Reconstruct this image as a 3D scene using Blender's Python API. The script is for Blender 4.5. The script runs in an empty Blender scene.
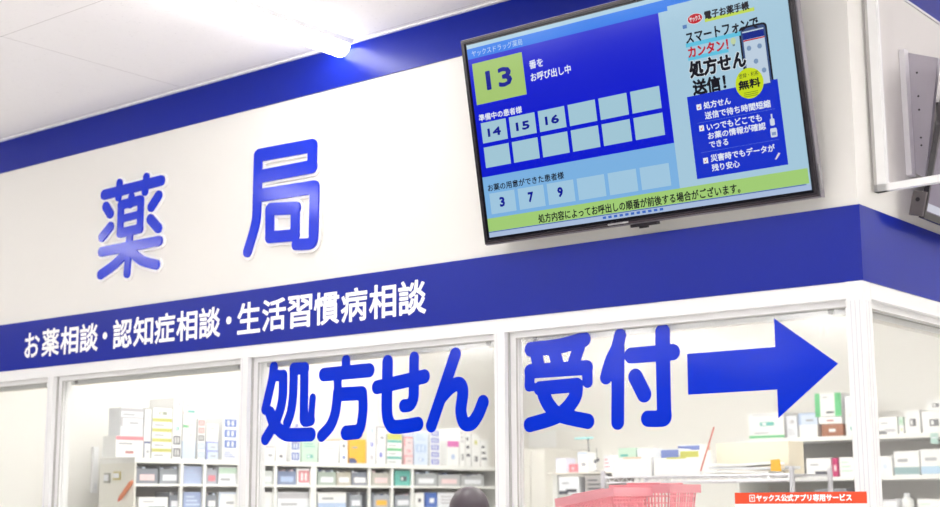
import bpy, bmesh, math, random
import numpy as np
from mathutils import Vector, Matrix
random.seed(7)
C = bpy.context.scene.collection
scene = bpy.context.scene

# ------------------------------------------------------------------ camera
YAW, PITCH, ROLL, F = -0.675704153, 0.173643363, -0.00564782407, 1421.02876
CAM = Vector((1.71401, -4.0118, 1.5))
fw = Vector((math.sin(YAW)*math.cos(PITCH), math.cos(YAW)*math.cos(PITCH), math.sin(PITCH)))
r0 = Vector((math.cos(YAW), -math.sin(YAW), 0)); u0 = r0.cross(fw)
rt = math.cos(ROLL)*r0 + math.sin(ROLL)*u0
up = math.cos(ROLL)*u0 - math.sin(ROLL)*r0
cd = bpy.data.cameras.new('camera'); cd.lens = F*36/940; cd.sensor_width = 36; cd.clip_start = .05
cam = bpy.data.objects.new('camera', cd); C.objects.link(cam)
cam.matrix_world = Matrix(((rt.x, up.x, -fw.x, CAM.x), (rt.y, up.y, -fw.y, CAM.y), (rt.z, up.z, -fw.z, CAM.z), (0, 0, 0, 1)))
cd.dof.use_dof = True; cd.dof.focus_distance = 4.9; cd.dof.aperture_fstop = 2.8
scene.camera = cam

def P(px, py, axis, val):
    """point where the sight line through a photo pixel meets the plane axis = val"""
    d = fw + rt*((px-470)/F) - up*((py-253.5)/F)
    i = 'xyz'.index(axis)
    return CAM + d*((val-CAM[i])/d[i])

# ------------------------------------------------------------------ materials
MATS = {}
def lin(c):
    return tuple(((x/255)/12.92 if x/255 <= .04045 else (((x/255)+.055)/1.055)**2.4) for x in c) + (1,)
def mat(name, rgb, rough=.5, metal=0, emit=None, strength=0, noise=0, nscale=30, bump=0, spec=.5, coat=0, trans=0):
    if name in MATS: return MATS[name]
    m = bpy.data.materials.new(name); m.use_nodes = True
    nt = m.node_tree; b = nt.nodes['Principled BSDF']
    b.inputs['Base Color'].default_value = lin(rgb)
    b.inputs['Roughness'].default_value = rough; b.inputs['Metallic'].default_value = metal
    b.inputs['Specular IOR Level'].default_value = spec
    b.inputs['Coat Weight'].default_value = coat
    b.inputs['Coat Roughness'].default_value = .08
    if emit:
        b.inputs['Emission Color'].default_value = lin(emit); b.inputs['Emission Strength'].default_value = strength
    if noise or bump:
        tc = nt.nodes.new('ShaderNodeTexCoord'); n = nt.nodes.new('ShaderNodeTexNoise')
        n.inputs['Scale'].default_value = nscale; n.inputs['Detail'].default_value = 4
        nt.links.new(tc.outputs['Object'], n.inputs['Vector'])
        if noise:
            r = nt.nodes.new('ShaderNodeMapRange')
            r.inputs['To Min'].default_value = 1-noise; r.inputs['To Max'].default_value = 1+noise
            nt.links.new(n.outputs['Fac'], r.inputs['Value'])
            h = nt.nodes.new('ShaderNodeHueSaturation'); h.inputs['Color'].default_value = lin(rgb)
            nt.links.new(r.outputs['Result'], h.inputs['Value']); nt.links.new(h.outputs['Color'], b.inputs['Base Color'])
        if bump:
            bp = nt.nodes.new('ShaderNodeBump'); bp.inputs['Strength'].default_value = bump; bp.inputs['Distance'].default_value = .002
            nt.links.new(n.outputs['Fac'], bp.inputs['Height']); nt.links.new(bp.outputs['Normal'], b.inputs['Normal'])
    MATS[name] = m
    return m
def glass_mat(name, tint, refl_ior=1.5, extra=.0):
    m = bpy.data.materials.new(name); m.use_nodes = True; nt = m.node_tree; nt.nodes.clear()
    o = nt.nodes.new('ShaderNodeOutputMaterial'); mx = nt.nodes.new('ShaderNodeMixShader')
    t = nt.nodes.new('ShaderNodeBsdfTransparent'); t.inputs['Color'].default_value = tint
    g = nt.nodes.new('ShaderNodeBsdfGlossy'); g.inputs['Roughness'].default_value = .10
    fr = nt.nodes.new('ShaderNodeFresnel'); fr.inputs['IOR'].default_value = refl_ior
    ad = nt.nodes.new('ShaderNodeMath'); ad.operation = 'ADD'; ad.inputs[1].default_value = extra; ad.use_clamp = True
    ge = nt.nodes.new('ShaderNodeNewGeometry'); iv = nt.nodes.new('ShaderNodeMath'); iv.operation = 'SUBTRACT'; iv.inputs[0].default_value = 1
    ml = nt.nodes.new('ShaderNodeMath'); ml.operation = 'MULTIPLY'
    nt.links.new(ge.outputs['Backfacing'], iv.inputs[1]); nt.links.new(ad.outputs[0], ml.inputs[0]); nt.links.new(iv.outputs[0], ml.inputs[1])
    nt.links.new(fr.outputs[0], ad.inputs[0]); nt.links.new(ml.outputs[0], mx.inputs[0])
    nt.links.new(t.outputs[0], mx.inputs[1]); nt.links.new(g.outputs[0], mx.inputs[2]); nt.links.new(mx.outputs[0], o.inputs[0])
    MATS[name] = m
    return m

WALL = mat('wall_paint', (234, 232, 228), .6, noise=.012, nscale=6, bump=.15)
BAND = mat('blue_band', (12, 34, 150), .28, noise=.03, nscale=3, bump=.02, spec=.2)
FRAME = mat('white_aluminium', (240, 240, 241), .35)
GASKET = mat('grey_gasket', (188, 186, 184), .6)
RAIL = mat('beige_rail', (226, 221, 212), .5)
GLASS = glass_mat('window_glass', (.97, .98, .975, 1), 1.5, .16)
ACRYL = glass_mat('acrylic_sheet', (.93, .92, .93, 1), 1.45, .02)
LETTER = mat('blue_acrylic_letter', (0, 46, 208), .15, spec=.35)
VINYL = mat('blue_vinyl', (0, 46, 206), .12, spec=.28)
BACKER = mat('white_letter_backer', (250, 249, 247), .4)
WTEXT = mat('white_vinyl', (252, 252, 255), .4)
BLACKP = mat('black_plastic', (34, 30, 38), .25)
BEZEL = mat('dark_bezel', (62, 50, 58), .3)
SILVER = mat('silver_edge', (150, 146, 156), .3, metal=.6)
GREYP = mat('grey_plastic', (150, 148, 152), .45)
SHELFW = mat('shelf_white', (240, 240, 238), .4)
SHELFB = mat('shelf_back_grey', (196, 194, 192), .5)
WHITEB = mat('carton_white', (246, 246, 246), .5)
CREAM = mat('carton_cream', (236, 226, 206), .6, noise=.03)
INTW = mat('pharmacy_wall', (246, 244, 240), .7, noise=.01, nscale=4)
def paint(r, g, b, rough=.5):
    return mat('paint_%02x%02x%02x' % (r, g, b), (r, g, b), rough)
def screen(r, g, b, k=.82): return mat('screen_%02x%02x%02x' % (r, g, b), (8, 8, 10), .12, emit=(r, g, b), strength=k*.63, spec=.25)

# ------------------------------------------------------------------ mesh building
class MB:
    def __init__(s): s.v = []; s.f = []; s.mi = []; s.mats = []
    def m(s, material):
        if material not in s.mats: s.mats.append(material)
        return s.mats.index(material)
    def quad(s, pts, material):
        n = len(s.v); s.v += [tuple(p) for p in pts]; s.f.append(tuple(range(n, n+len(pts)))); s.mi.append(s.m(material))
    def box(s, a, b, material):
        x0, y0, z0 = a; x1, y1, z1 = b
        x0, x1 = sorted((x0, x1)); y0, y1 = sorted((y0, y1)); z0, z1 = sorted((z0, z1))
        n = len(s.v); i = s.m(material)
        s.v += [(x0,y0,z0),(x1,y0,z0),(x1,y1,z0),(x0,y1,z0),(x0,y0,z1),(x1,y0,z1),(x1,y1,z1),(x0,y1,z1)]
        for q in ((0,3,2,1),(4,5,6,7),(0,1,5,4),(1,2,6,5),(2,3,7,6),(3,0,4,7)):
            s.f.append(tuple(n+k for k in q)); s.mi.append(i)
        return s
    def prism(s, pts, w0, w1, material):
        """2-D outline (u, v), counter-clockwise, extruded along w"""
        n = len(s.v); k = len(pts); i = s.m(material)
        s.v += [(p[0], p[1], w0) for p in pts] + [(p[0], p[1], w1) for p in pts]
        s.f.append(tuple(n+j for j in reversed(range(k)))); s.mi.append(i)
        s.f.append(tuple(n+k+j for j in range(k))); s.mi.append(i)
        for j in range(k):
            s.f.append((n+j, n+(j+1) % k, n+k+(j+1) % k, n+k+j)); s.mi.append(i)
    def tube(s, a, b, r, material, r2=None, seg=12):
        a = Vector(a); b = Vector(b); d = (b-a).normalized(); r2 = r if r2 is None else r2
        x = d.orthogonal().normalized(); y = d.cross(x); n = len(s.v); i = s.m(material)
        for c, rr in ((a, r), (b, r2)):
            for j in range(seg):
                t = 2*math.pi*j/seg; s.v.append(tuple(c + x*math.cos(t)*rr + y*math.sin(t)*rr))
        for j in range(seg):
            s.f.append((n+j, n+(j+1) % seg, n+seg+(j+1) % seg, n+seg+j)); s.mi.append(i)
        s.f.append(tuple(n+j for j in reversed(range(seg)))); s.mi.append(i)
        s.f.append(tuple(n+seg+j for j in range(seg))); s.mi.append(i)
    def mesh(s, verts, faces, material):
        n = len(s.v); i = s.m(material); s.v += [tuple(v) for v in verts]
        for f in faces: s.f.append(tuple(n+k for k in f)); s.mi.append(i)
    def build(s, name, parent=None, smooth=False, bevel=0, loc=None):
        me = bpy.data.meshes.new(name); me.from_pydata(s.v, [], s.f); me.update()
        for k in s.mats: me.materials.append(k)
        for p, i in zip(me.polygons, s.mi): p.material_index = i; p.use_smooth = smooth
        o = bpy.data.objects.new(name, me); C.objects.link(o)
        if parent: o.parent = parent
        if loc: o.location = loc
        if bevel:
            bv = o.modifiers.new('bevel', 'BEVEL'); bv.width = bevel; bv.segments = 2; bv.limit_method = 'ANGLE'
        return o
def tag(o, label, cat, group=None, kind=None):
    o['label'] = label; o['category'] = cat
    if group: o['group'] = group
    if kind: o['kind'] = kind
    return o
def structure(o): o['kind'] = 'structure'; return o
def empty(name, loc=(0, 0, 0), matrix=None):
    o = bpy.data.objects.new(name, None); C.objects.link(o); o.empty_display_size = .05
    if matrix is not None: o.matrix_world = matrix
    else: o.location = loc
    return o
def sbox(name, a, b, m, bevel=0): return structure(MB().box(a, b, m).build(name, bevel=bevel))

# text: outline geometry of a string fitted to a (u0, u1, v0, v1) box
def text_geo(s, off=0.0):
    cu = bpy.data.curves.new('tmp_text', 'FONT'); cu.body = s; cu.size = 1; cu.resolution_u = 2; cu.offset = off; cu.fill_mode = 'FRONT'
    o = bpy.data.objects.new('tmp_text', cu); C.objects.link(o)
    dg = bpy.context.evaluated_depsgraph_get(); e = o.evaluated_get(dg); me = e.to_mesh()
    v = [tuple(x.co) for x in me.vertices]; f = [tuple(p.vertices) for p in me.polygons]
    e.to_mesh_clear(); bpy.data.objects.remove(o); bpy.data.curves.remove(cu)
    return v, f
def outline(mb, segs, r, x0, x1, y0, y1, h, w0, w1, material, loops=None):
    """clean outline of everything within r of the segments (or inside the loops), filled at w1 with side faces down to w0"""
    nx = int(math.ceil((x1-x0)/h)); ny = int(math.ceil((y1-y0)/h))
    X = x0+h*np.arange(nx+1); Y = y0+h*np.arange(ny+1); gx, gy = np.meshgrid(X, Y)
    D = np.full(gx.shape, 1e9); ins = np.zeros(gx.shape, bool)
    for (ax_, ay_), (bx_, by_), rr in segs:
        dx, dy = bx_-ax_, by_-ay_; L2 = dx*dx+dy*dy
        t = np.clip(((gx-ax_)*dx+(gy-ay_)*dy)/L2, 0, 1) if L2 > 1e-14 else 0
        D = np.minimum(D, np.hypot(gx-ax_-t*dx, gy-ay_-t*dy)-(0 if loops else rr))
        if loops and dy != 0:
            ins ^= ((ay_ > gy) != (by_ > gy)) & (gx < dx*(gy-ay_)/dy+ax_)
    if loops: D = np.where(ins, -D, D)-r
    else: D = D-r
    I = D < 0; vid = {}; vs = []; fs = []
    def vert(key, x, y, w):
        if key not in vid: vid[key] = len(vs); vs.append((x, y, w))
        return vid[key]
    for j in range(ny):
        row = I[j, :-1] & I[j, 1:] & I[j+1, :-1] & I[j+1, 1:]; anyr = I[j, :-1] | I[j, 1:] | I[j+1, :-1] | I[j+1, 1:]
        i = 0
        while i < nx:
            if not anyr[i]: i += 1; continue
            if row[i]:
                k = i
                while k < nx and row[k]: k += 1
                fs.append(tuple(vert(('c', a, b), X[a], Y[b], w1) for a, b in ((i, j), (k, j), (k, j+1), (i, j+1)))); i = k; continue
            cs = ((i, j), (i+1, j), (i+1, j+1), (i, j+1)); poly = []
            for q in range(4):
                a, b = cs[q], cs[(q+1) % 4]; da, db = D[a[1], a[0]], D[b[1], b[0]]
                if da < 0: poly.append((('c',)+a, X[a[0]], Y[a[1]], 0))
                if (da < 0) != (db < 0):
                    t = da/(da-db); key = ('e',)+(a+b if a < b else b+a)
                    poly.append((key, X[a[0]]+t*(X[b[0]]-X[a[0]]), Y[a[1]]+t*(Y[b[1]]-Y[a[1]]), 1 if da < 0 else 2))
            if len(poly) >= 3:
                fs.append(tuple(vert(p[0], p[1], p[2], w1) for p in poly))
                if w1 > w0:
                    n_ = len(poly)
                    for q in range(n_):
                        p, p2 = poly[q], poly[(q+1) % n_]
                        if p[3] == 1 and p2[3] == 2:
                            fs.append((vert(p2[0], p2[1], p2[2], w1), vert(p[0], p[1], p[2], w1), vert(('b',)+p[0], p[1], p[2], w0), vert(('b',)+p2[0], p2[1], p2[2], w0)))
            i += 1
    mb.mesh(vs, fs, material)
def fit_text(mb, s, u0, u1, v0, v1, w, material, off=0.0):
    v, f = text_geo(s)
    if not v: return
    xs = [p[0] for p in v]; ys = [p[1] for p in v]
    r = off*(v1-v0) if off >= .02 else 0; u0 += r; u1 -= r; v0 += r; v1 -= r
    sx = (u1-u0)/(max(xs)-min(xs)); sy = (v1-v0)/(max(ys)-min(ys))
    Q = [(u0+(p[0]-min(xs))*sx, v0+(p[1]-min(ys))*sy) for p in v]
    if not r: mb.mesh([(a, b, w) for a, b in Q], f, material); return
    cnt = {}
    for p in f:
        for a, b in zip(p, p[1:]+p[:1]): cnt[(min(a, b), max(a, b))] = cnt.get((min(a, b), max(a, b)), 0)+1
    segs = [(Q[a], Q[b], 0) for (a, b), c in cnt.items() if c == 1]
    h = (v1-v0)/(80 if v1-v0 > .06 else 44); pad = r+2*h
    outline(mb, segs, r, u0-pad, u1+pad, v0-pad, v1+pad, h, w, w, material, loops=True)

# ------------------------------------------------------------------ levels of the place
Z0, ZB0, ZB1, ZU, ZC = 0.0, 2.15, 2.38, 3.164, 3.336

# ------------------------------------------------------------------ setting
def ceiling_mat():
    m = bpy.data.materials.new('ceiling_board'); m.use_nodes = True; nt = m.node_tree; b = nt.nodes['Principled BSDF']
    b.inputs['Roughness'].default_value = .8
    tc = nt.nodes.new('ShaderNodeTexCoord')
    mp = nt.nodes.new('ShaderNodeMapping'); mp.inputs['Location'].default_value = (3.12, .95, 0)
    br = nt.nodes.new('ShaderNodeTexBrick'); br.offset = .0
    br.inputs['Scale'].default_value = 1; br.inputs['Brick Width'].default_value = 1.82; br.inputs['Row Height'].default_value = .91
    br.inputs['Mortar Size'].default_value = .0016; br.inputs['Mortar Smooth'].default_value = .3
    br.inputs['Color1'].default_value = lin((250, 247, 247)); br.inputs['Color2'].default_value = lin((247, 245, 246)); br.inputs['Mortar'].default_value = lin((196, 190, 190))
    n = nt.nodes.new('ShaderNodeTexNoise'); n.inputs['Scale'].default_value = 55; n.inputs['Detail'].default_value = 6; n.inputs['Roughness'].default_value = .7
    r = nt.nodes.new('ShaderNodeMapRange'); r.inputs['From Min'].default_value = .60; r.inputs['From Max'].default_value = .70
    r.inputs['To Min'].default_value = 0; r.inputs['To Max'].default_value = .16
    mx = nt.nodes.new('ShaderNodeMixRGB'); mx.inputs[2].default_value = lin((120, 112, 112))
    bp = nt.nodes.new('ShaderNodeBump'); bp.inputs['Strength'].default_value = .3; bp.inputs['Distance'].default_value = .003
    L = nt.links.new
    L(tc.outputs['Object'], mp.inputs[0]); L(mp.outputs[0], br.inputs[0]); L(tc.outputs['Object'], n.inputs[0])
    L(n.outputs['Fac'], r.inputs['Value']); L(r.outputs['Result'], mx.inputs[0]); L(br.outputs['Color'], mx.inputs[1])
    L(mx.outputs[0], b.inputs['Base Color']); L(n.outputs['Fac'], bp.inputs['Height']); L(bp.outputs[0], b.inputs['Normal'])
    return m
sbox('ceiling', (-14, -13, ZC), (6, 6, ZC+.1), ceiling_mat())
sbox('floor', (-14, -13, -.1), (6, 6, 0), mat('vinyl_floor', (240, 238, 234), .25, noise=.02, nscale=2))
WX = -14.0
sbox('wall_front', (-14, 0, ZB0), (0, .12, ZC), WALL)
sbox('wall_side', (-.12, .12, ZB0), (0, 5.0, ZC), WALL)
SHOP = mat('shop_wall', (240, 238, 234), .6)
sbox('wall_shop_rear', (-14, -13.1, 0), (6, -13, ZC), mat('shop_rear_wall', (138, 134, 130), .7))
sbox('wall_shop_left', (-14.1, -13, 0), (-14, .12, ZC), SHOP)
sbox('wall_shop_right', (6, -13, 0), (6.1, 6, ZC), SHOP)
sbox('wall_shop_far', (-.12, 5.0, 0), (6, 5.1, ZC), SHOP)
# bands: panels fixed on the wall
sbox('trim_1', (WX, -.008, ZB0-.002), (.008, 0, ZB1), BAND)
sbox('trim_2', (0, 0, ZB0-.002), (.008, 5.0, ZB1), BAND)
sbox('trim_3', (WX, -.006, ZU), (.006, 0, ZC-.007), BAND)
sbox('trim_4', (0, 0, ZU), (.006, 5.0, ZC-.007), BAND)
sbox('trim_5', (WX, -.02, ZC-.007), (.02, 0, ZC), FRAME)
sbox('trim_6', (0, 0, ZC-.007), (.02, 5.0, ZC), FRAME)
# thin white edging under the upper band, side wall
sbox('trim_7', (0, 0, ZU-.008), (.007, 5.0, ZU), FRAME)
# lower wall under the windows
ZS = 1.0
sbox('wall_front_lower', (WX, 0, 0), (0, .12, ZS), WALL)
sbox('wall_side_lower', (-.12, .12, 0), (0, 5.0, ZS), WALL)
# headers
sbox('trim_8', (WX, -.004, 2.098), (-.0445, .10, ZB0-.002), FRAME)
sbox('trim_9', (-.10, .0525, 2.098), (.004, 5.0, ZB0-.002), FRAME)
# corner post with vertical grooves
cp = MB()
cp.box((-.05, -.008, ZS), (.004, .05, ZB0-.002), FRAME)
cp.box((-.049, .05, ZS), (.002, .06, 2.098), FRAME)
for gx in (-.036, -.022, -.008): cp.box((gx-.0011, -.0086, ZS), (gx+.0011, -.006, 2.09), mat('groove', (214, 214, 222), .5))
for gy in (.012, .032): cp.box((.002, gy-.0011, ZS), (.0046, gy+.0011, 2.09), MATS['groove'])
structure(cp.build('trim_10'))
# front mullions, windows
MX = [-5.407, -4.067, -2.722, -1.387, -.05]
def mullion(name, x0):
    m = MB(); m.box((x0, -.008, ZS), (x0+.046, .10, 2.098), FRAME)
    m.box((x0+.046, .012, ZS), (x0+.050, .03, 2.098), GASKET)
    m.box((x0+.012, -.0088, ZS), (x0+.014, -.007, 2.098), MATS['groove'])
    return structure(m.build(name))
for i, x in enumerate(MX[1:4]): mullion('trim_%d' % (11+i), x)
sbox('trim_14', (MX[0], -.008, ZS), (MX[0]+.046, .10, 2.098), FRAME)
sbox('wall_left', (WX, 0, ZS), (MX[0], .12, ZB0), WALL)
def window(n, a, b, axis):
    """sash frame, pane and the rail at its head between a and b"""
    e = empty('window_%d' % n, ((a+b)/2, .04, ZS) if axis == 'x' else (-.04, (a+b)/2, ZS)); e['kind'] = 'structure'
    f = MB(); g = MB(); k = MB(); d = (b-a)/2; H = 2.098-ZS
    T = (lambda u, w, z: (u, w, z)) if axis == 'x' else (lambda u, w, z: (-w, u, z))
    def bx(m_, u0, u1, w0, w1, z0, z1, mt): m_.box(T(u0, w0, z0), T(u1, w1, z1), mt)
    bx(f, -d, -d+.026, -.018, .012, 0, H, FRAME); bx(f, d-.016, d, -.018, .012, 0, H, FRAME)
    bx(f, -d+.026, d-.016, -.018, .012, 0, .03, FRAME); bx(f, -d+.026, d-.016, -.018, .012, H-.020, H, FRAME)
    bx(f, -d+.024, d-.014, -.0185, -.012, H-.0235, H-.020, GASKET)
    bx(f, -d+.0245, -d+.0275, -.0185, -.012, .03, H-.02, GASKET)
    f.build('window_frame', e)
    bx(g, -d+.026, d-.016, -.003, .003, .03, H-.020, GLASS); g.build('pane', e)
    bx(k, -d+.03, d-.02, .030, .062, H-.038, H-.004, RAIL)
    bx(k, -d+.03, d-.02, .026, .030, H-.036, H-.018, FRAME)
    for s in (-d+.07, d-.09): bx(k, s, s+.018, .02, .026, H-.034, H-.018, GREYP)
    k.build('curtain_rail', e)
    return e
for i in range(4): window(i+1, MX[i]+.050, MX[i+1], 'x')
window(5, .061, 1.40, 'y')
sbox('trim_15', (-.10, 1.40, ZS), (.004, 1.446, 2.098), FRAME)
window(6, 1.446, 2.786, 'y')
sbox('wall_side_rear', (-.12, 2.786, ZS), (0, 5.0, ZB0), WALL)
# pharmacy room behind the glass
IX, IY = -4.66, 4.42
sbox('wall_pharmacy_left', (IX-.1, .12, 0), (IX, IY, 2.9), INTW)
sbox('wall_pharmacy_back', (IX-.1, IY, 0), (-.12, IY+.1, 2.9), INTW)
sbox('ceiling_pharmacy', (IX-.1, .12, 2.9), (-.12, IY+.1, 2.95), INTW)
sbox('trim_16', (-.16, 2.90, 0), (-.12, IY, 2.9), INTW)

# ------------------------------------------------------------------ ceiling lights
TUBE = mat('lamp_tube', (255, 255, 255), .3, emit=(255, 253, 251), strength=11.3)
def tube_fixture(label, group):
    e = empty('ceiling_light'); tag(e, label, 'light', group)
    h = MB()
    prof = [(-.062, 0), (-.05, -.018), (.05, -.018), (.062, 0)]
    n = len(h.v)
    vs = [(x, 0, z) for x, z in prof] + [(x, -1.24, z) for x, z in prof]
    h.mesh(vs, [(0, 1, 5, 4), (1, 2, 6, 5), (2, 3, 7, 6), (3, 0, 4, 7), (3, 2, 1, 0), (4, 5, 6, 7)], FRAME)
    h.build('housing', e)
    t = MB(); K = 14; vs = []; L = [(-.004, .80), (-.006, 1), (-1.234, 1), (-1.236, .80)]
    for y, s in L:
        for k in range(K+1):
            a = math.pi + math.pi*k/K; vs.append((.046*s*math.cos(a), y, -.0185+.044*s*math.sin(a)))
    fs = [(r*(K+1)+k, r*(K+1)+k+1, (r+1)*(K+1)+k+1, (r+1)*(K+1)+k) for r in range(3) for k in range(K)]
    fs += [tuple(range(K, -1, -1)), tuple(3*(K+1)+k for k in range(K+1))]
    t.mesh(vs, fs, TUBE); t.build('lamp_tube', e, smooth=False)
    return e
def dup(root, loc, label=None, group=None):
    r = root.copy(); C.objects.link(r); r.location = loc
    if label: r['label'] = label
    if group: r['group'] = group
    for ch in [o for o in root.children]:
        c = ch.copy(); C.objects.link(c); c.parent = r
    return r
lamp = tube_fixture('white linear ceiling lamp ending at the blue band above the blue wall letters', 'ceiling lamps of the shop')
lamp.location = (-2.13, -.03, ZC)
for i in range(7):
    for j in range(8):
        x = -2.13 + 2.14*(i-3); y = -.03 - j*1.6
        if j == 0 and (i % 2 == 0 or i == 3): continue
        dup(lamp, (x, y, ZC), 'added white linear lamp, out of view, brightening the side wall and right end', 'ceiling lamps of the shop')
for x, y in ((2.15, 2.6), (4.29, 2.6), (2.15, .6), (4.29, .6), (2.15, 4.6), (1.1, -1.3), (1.1, -2.9), (3.2, -1.3), (3.2, 1.2), (1.1, 1.9)):  # lamps added out of view to brighten the side wall and right end
    dup(lamp, (x, y, ZC), 'added white linear lamp, out of view, brightening the side wall and right end', 'ceiling lamps of the shop')
PANEL = mat('panel_lamp', (255, 255, 255), .4, emit=(255, 252, 248), strength=10.3)
def panel_light(x, y, label):
    e = empty('panel_light', (x, y, 2.9)); tag(e, label, 'light', 'flat ceiling lamps of the pharmacy')
    MB().box((-.32, -.32, -.03), (.32, .32, 0), FRAME).build('housing', e)
    MB().box((-.29, -.29, -.034), (.29, .29, -.030), PANEL).build('diffuser', e)
for x in (-3.7, -2.3, -1.0):
    for y in (1.0, 2.6): panel_light(x, y, 'square flat lamp in the ceiling of the pharmacy behind the glass')

# ------------------------------------------------------------------ cut-out letters
def arc_pts(pts, n=7):
    """smooth a polyline (Catmull-Rom)"""
    if len(pts) < 3: return pts
    out = []
    for i in range(len(pts)-1):
        p0 = pts[max(i-1, 0)]; p1 = pts[i]; p2 = pts[i+1]; p3 = pts[min(i+2, len(pts)-1)]
        for k in range(n):
            t = k/n
            out.append(tuple(.5*((2*b)+(-a+c)*t+(2*a-5*b+4*c-d)*t*t+(-a+3*b-3*c+d)*t**3) for a, b, c, d in zip(p0, p1, p2, p3)))
    return out+[pts[-1]]
def capsule(mb, a, b, r, w0, w1, m):
    a = Vector(a); b = Vector(b); d = b-a
    ang = math.atan2(d.y, d.x) if d.length > 1e-6 else 0; K = 12; pts = []
    for k in range(K+1):
        t = ang-math.pi/2+math.pi*k/K; pts.append((b.x+r*math.cos(t), b.y+r*math.sin(t)))
    for k in range(K+1):
        t = ang+math.pi/2+math.pi*k/K; pts.append((a.x+r*math.cos(t), a.y+r*math.sin(t)))
    mb.prism(pts, w0, w1, m)
WALLM = Matrix(((1, 0, 0, 0), (0, 0, -1, 0), (0, 1, 0, 0), (0, 0, 0, 1)))   # (u, v, w) -> (x, -w, z)
def glyph(name, label, cat, group, ox, oy, sc, strokes, width, y, depth, m, backer=None, sx=1.0):
    """strokes: ('l' straight | 's' smooth, points[, width factor]) on the plane y"""
    L = []
    for st in strokes:
        pts = []
        for (a, b) in st[1]:
            p = P(ox+a/sc, oy+b/sc, 'y', y-(backer[0]+depth if backer else depth)); pts.append((p.x, p.z))
        if st[0] == 's': pts = arc_pts(pts)
        L.append((pts, st[2] if len(st) > 2 else 1))
    cx = sum(p[0] for l, _ in L for p in l)/sum(len(l) for l, _ in L); cz = min(p[1] for l, _ in L for p in l)
    def body(mb, r_add, w0, w1, mm):
        sg = [((a[0]-cx, a[1]-cz), (b[0]-cx, b[1]-cz), width*k/2) for l, k in L for a, b in zip(l[:-1], l[1:])]
        xs = [p[0] for q in sg for p in q[:2]]; ys = [p[1] for q in sg for p in q[:2]]; pad = width*.7+r_add+.006
        outline(mb, sg, r_add, min(xs)-pad, max(xs)+pad, min(ys)-pad, max(ys)+pad, .003, w0, w1, mm)
    M = Matrix.Translation((cx, y, cz)) @ WALLM
    if backer is None:
        mb = MB(); body(mb, 0, 0, depth, m); o = mb.build(name); o.matrix_world = M
        return tag(o, label, cat, group)
    e = empty(name, matrix=M); tag(e, label, cat, group)
    mb = MB(); body(mb, 0, backer[0], backer[0]+depth, m); mb.build('letter_face', e)
    mb = MB(); body(mb, backer[1], 0, backer[0], BACKER); mb.build('letter_backing', e)
    return e
GW = 'raised blue letters of the wall'; GG = 'blue letters stuck on the glass'
glyph('sign_letter', 'raised blue character 薬 with white rim, left one on the white wall', 'letter', GW, 90, 165, 4.22, [
    ('l', [(58, 125), (297, 65)]), ('l', [(122, 75), (117, 136)], .8), ('l', [(235, 50), (229, 112)], .8),
    ('l', [(172, 135), (166, 165)], .8), ('l', [(128, 168), (210, 147)], .9), ('l', [(128, 168), (124, 285)], .8), ('l', [(212, 147), (207, 270)], .8),
    ('l', [(124, 287), (207, 268)], .9), ('l', [(126, 228), (209, 207)], .72),
    ('l', [(64, 175), (82, 205)], .95), ('l', [(83, 260), (48, 304)], .95), ('l', [(286, 128), (256, 176)], .95), ('l', [(252, 228), (285, 266)], .95),
    ('l', [(46, 366), (288, 320)], .95), ('l', [(166, 285), (153, 458)], .85),
    ('s', [(148, 372), (100, 420), (42, 462)], .95), ('s', [(170, 365), (215, 402), (276, 420)], .95)], .049, -.0005, .008, LETTER, (.010, .011))
glyph('sign_letter', 'raised blue character 局 with white rim, right one on the white wall', 'letter', GW, 235, 130, 3.9, [
    ('l', [(92, 98), (298, 60)]), ('l', [(88, 98), (84, 260)], .86), ('s', [(84, 260), (78, 360), (46, 474)], .86),
    ('l', [(300, 60), (298, 140)], .9), ('l', [(100, 180), (298, 142)]), ('l', [(100, 254), (306, 222)]),
    ('l', [(308, 222), (304, 400)], .9), ('s', [(304, 400), (295, 440), (236, 446)], .85),
    ('l', [(137, 308), (235, 304)], .95), ('l', [(133, 310), (133, 418)], .85), ('l', [(233, 304), (231, 412)], .85), ('l', [(133, 418), (231, 410)], .9)], .056, -.0005, .008, LETTER, (.010, .011))
GY = -.0015 + .037   # outer face of the panes
glyph('window_letter', 'blue character 処 on the second full pane, first of the large glass letters', 'letter', GG, 255, 350, 5.07, [
    ('s', [(95, 86), (86, 150), (68, 230), (52, 300)], .95), ('l', [(96, 130), (140, 130)], .95), ('s', [(142, 130), (138, 250), (110, 350), (52, 452)]),
    ('s', [(76, 320), (100, 380), (150, 425), (200, 430), (282, 428)], 1.12),
    ('l', [(196, 95), (252, 92)], 1.0), ('s', [(196, 95), (193, 220), (182, 310), (163, 368)], .95), ('l', [(250, 92), (247, 352)], .95),
    ('s', [(247, 352), (255, 360), (282, 355)], .95), ('l', [(284, 350), (292, 242)], .7)], .050, GY, .001, VINYL)
glyph('window_letter', 'blue character 方 between 処 and せ on the glass', 'letter', GG, 310, 345, 5.07, [
    ('l', [(182, 78), (182, 140)], .9), ('l', [(70, 150), (300, 128)], 1.1), ('l', [(140, 170), (140, 235)], .85), ('s', [(140, 240), (128, 340), (102, 410), (58, 460)], 1.0),
    ('l', [(150, 250), (262, 244)], 1.1), ('s', [(266, 246), (268, 330), (256, 415), (240, 432)], .95), ('l', [(240, 440), (182, 446)], 1.15)], .050, GY, .001, VINYL)
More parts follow.
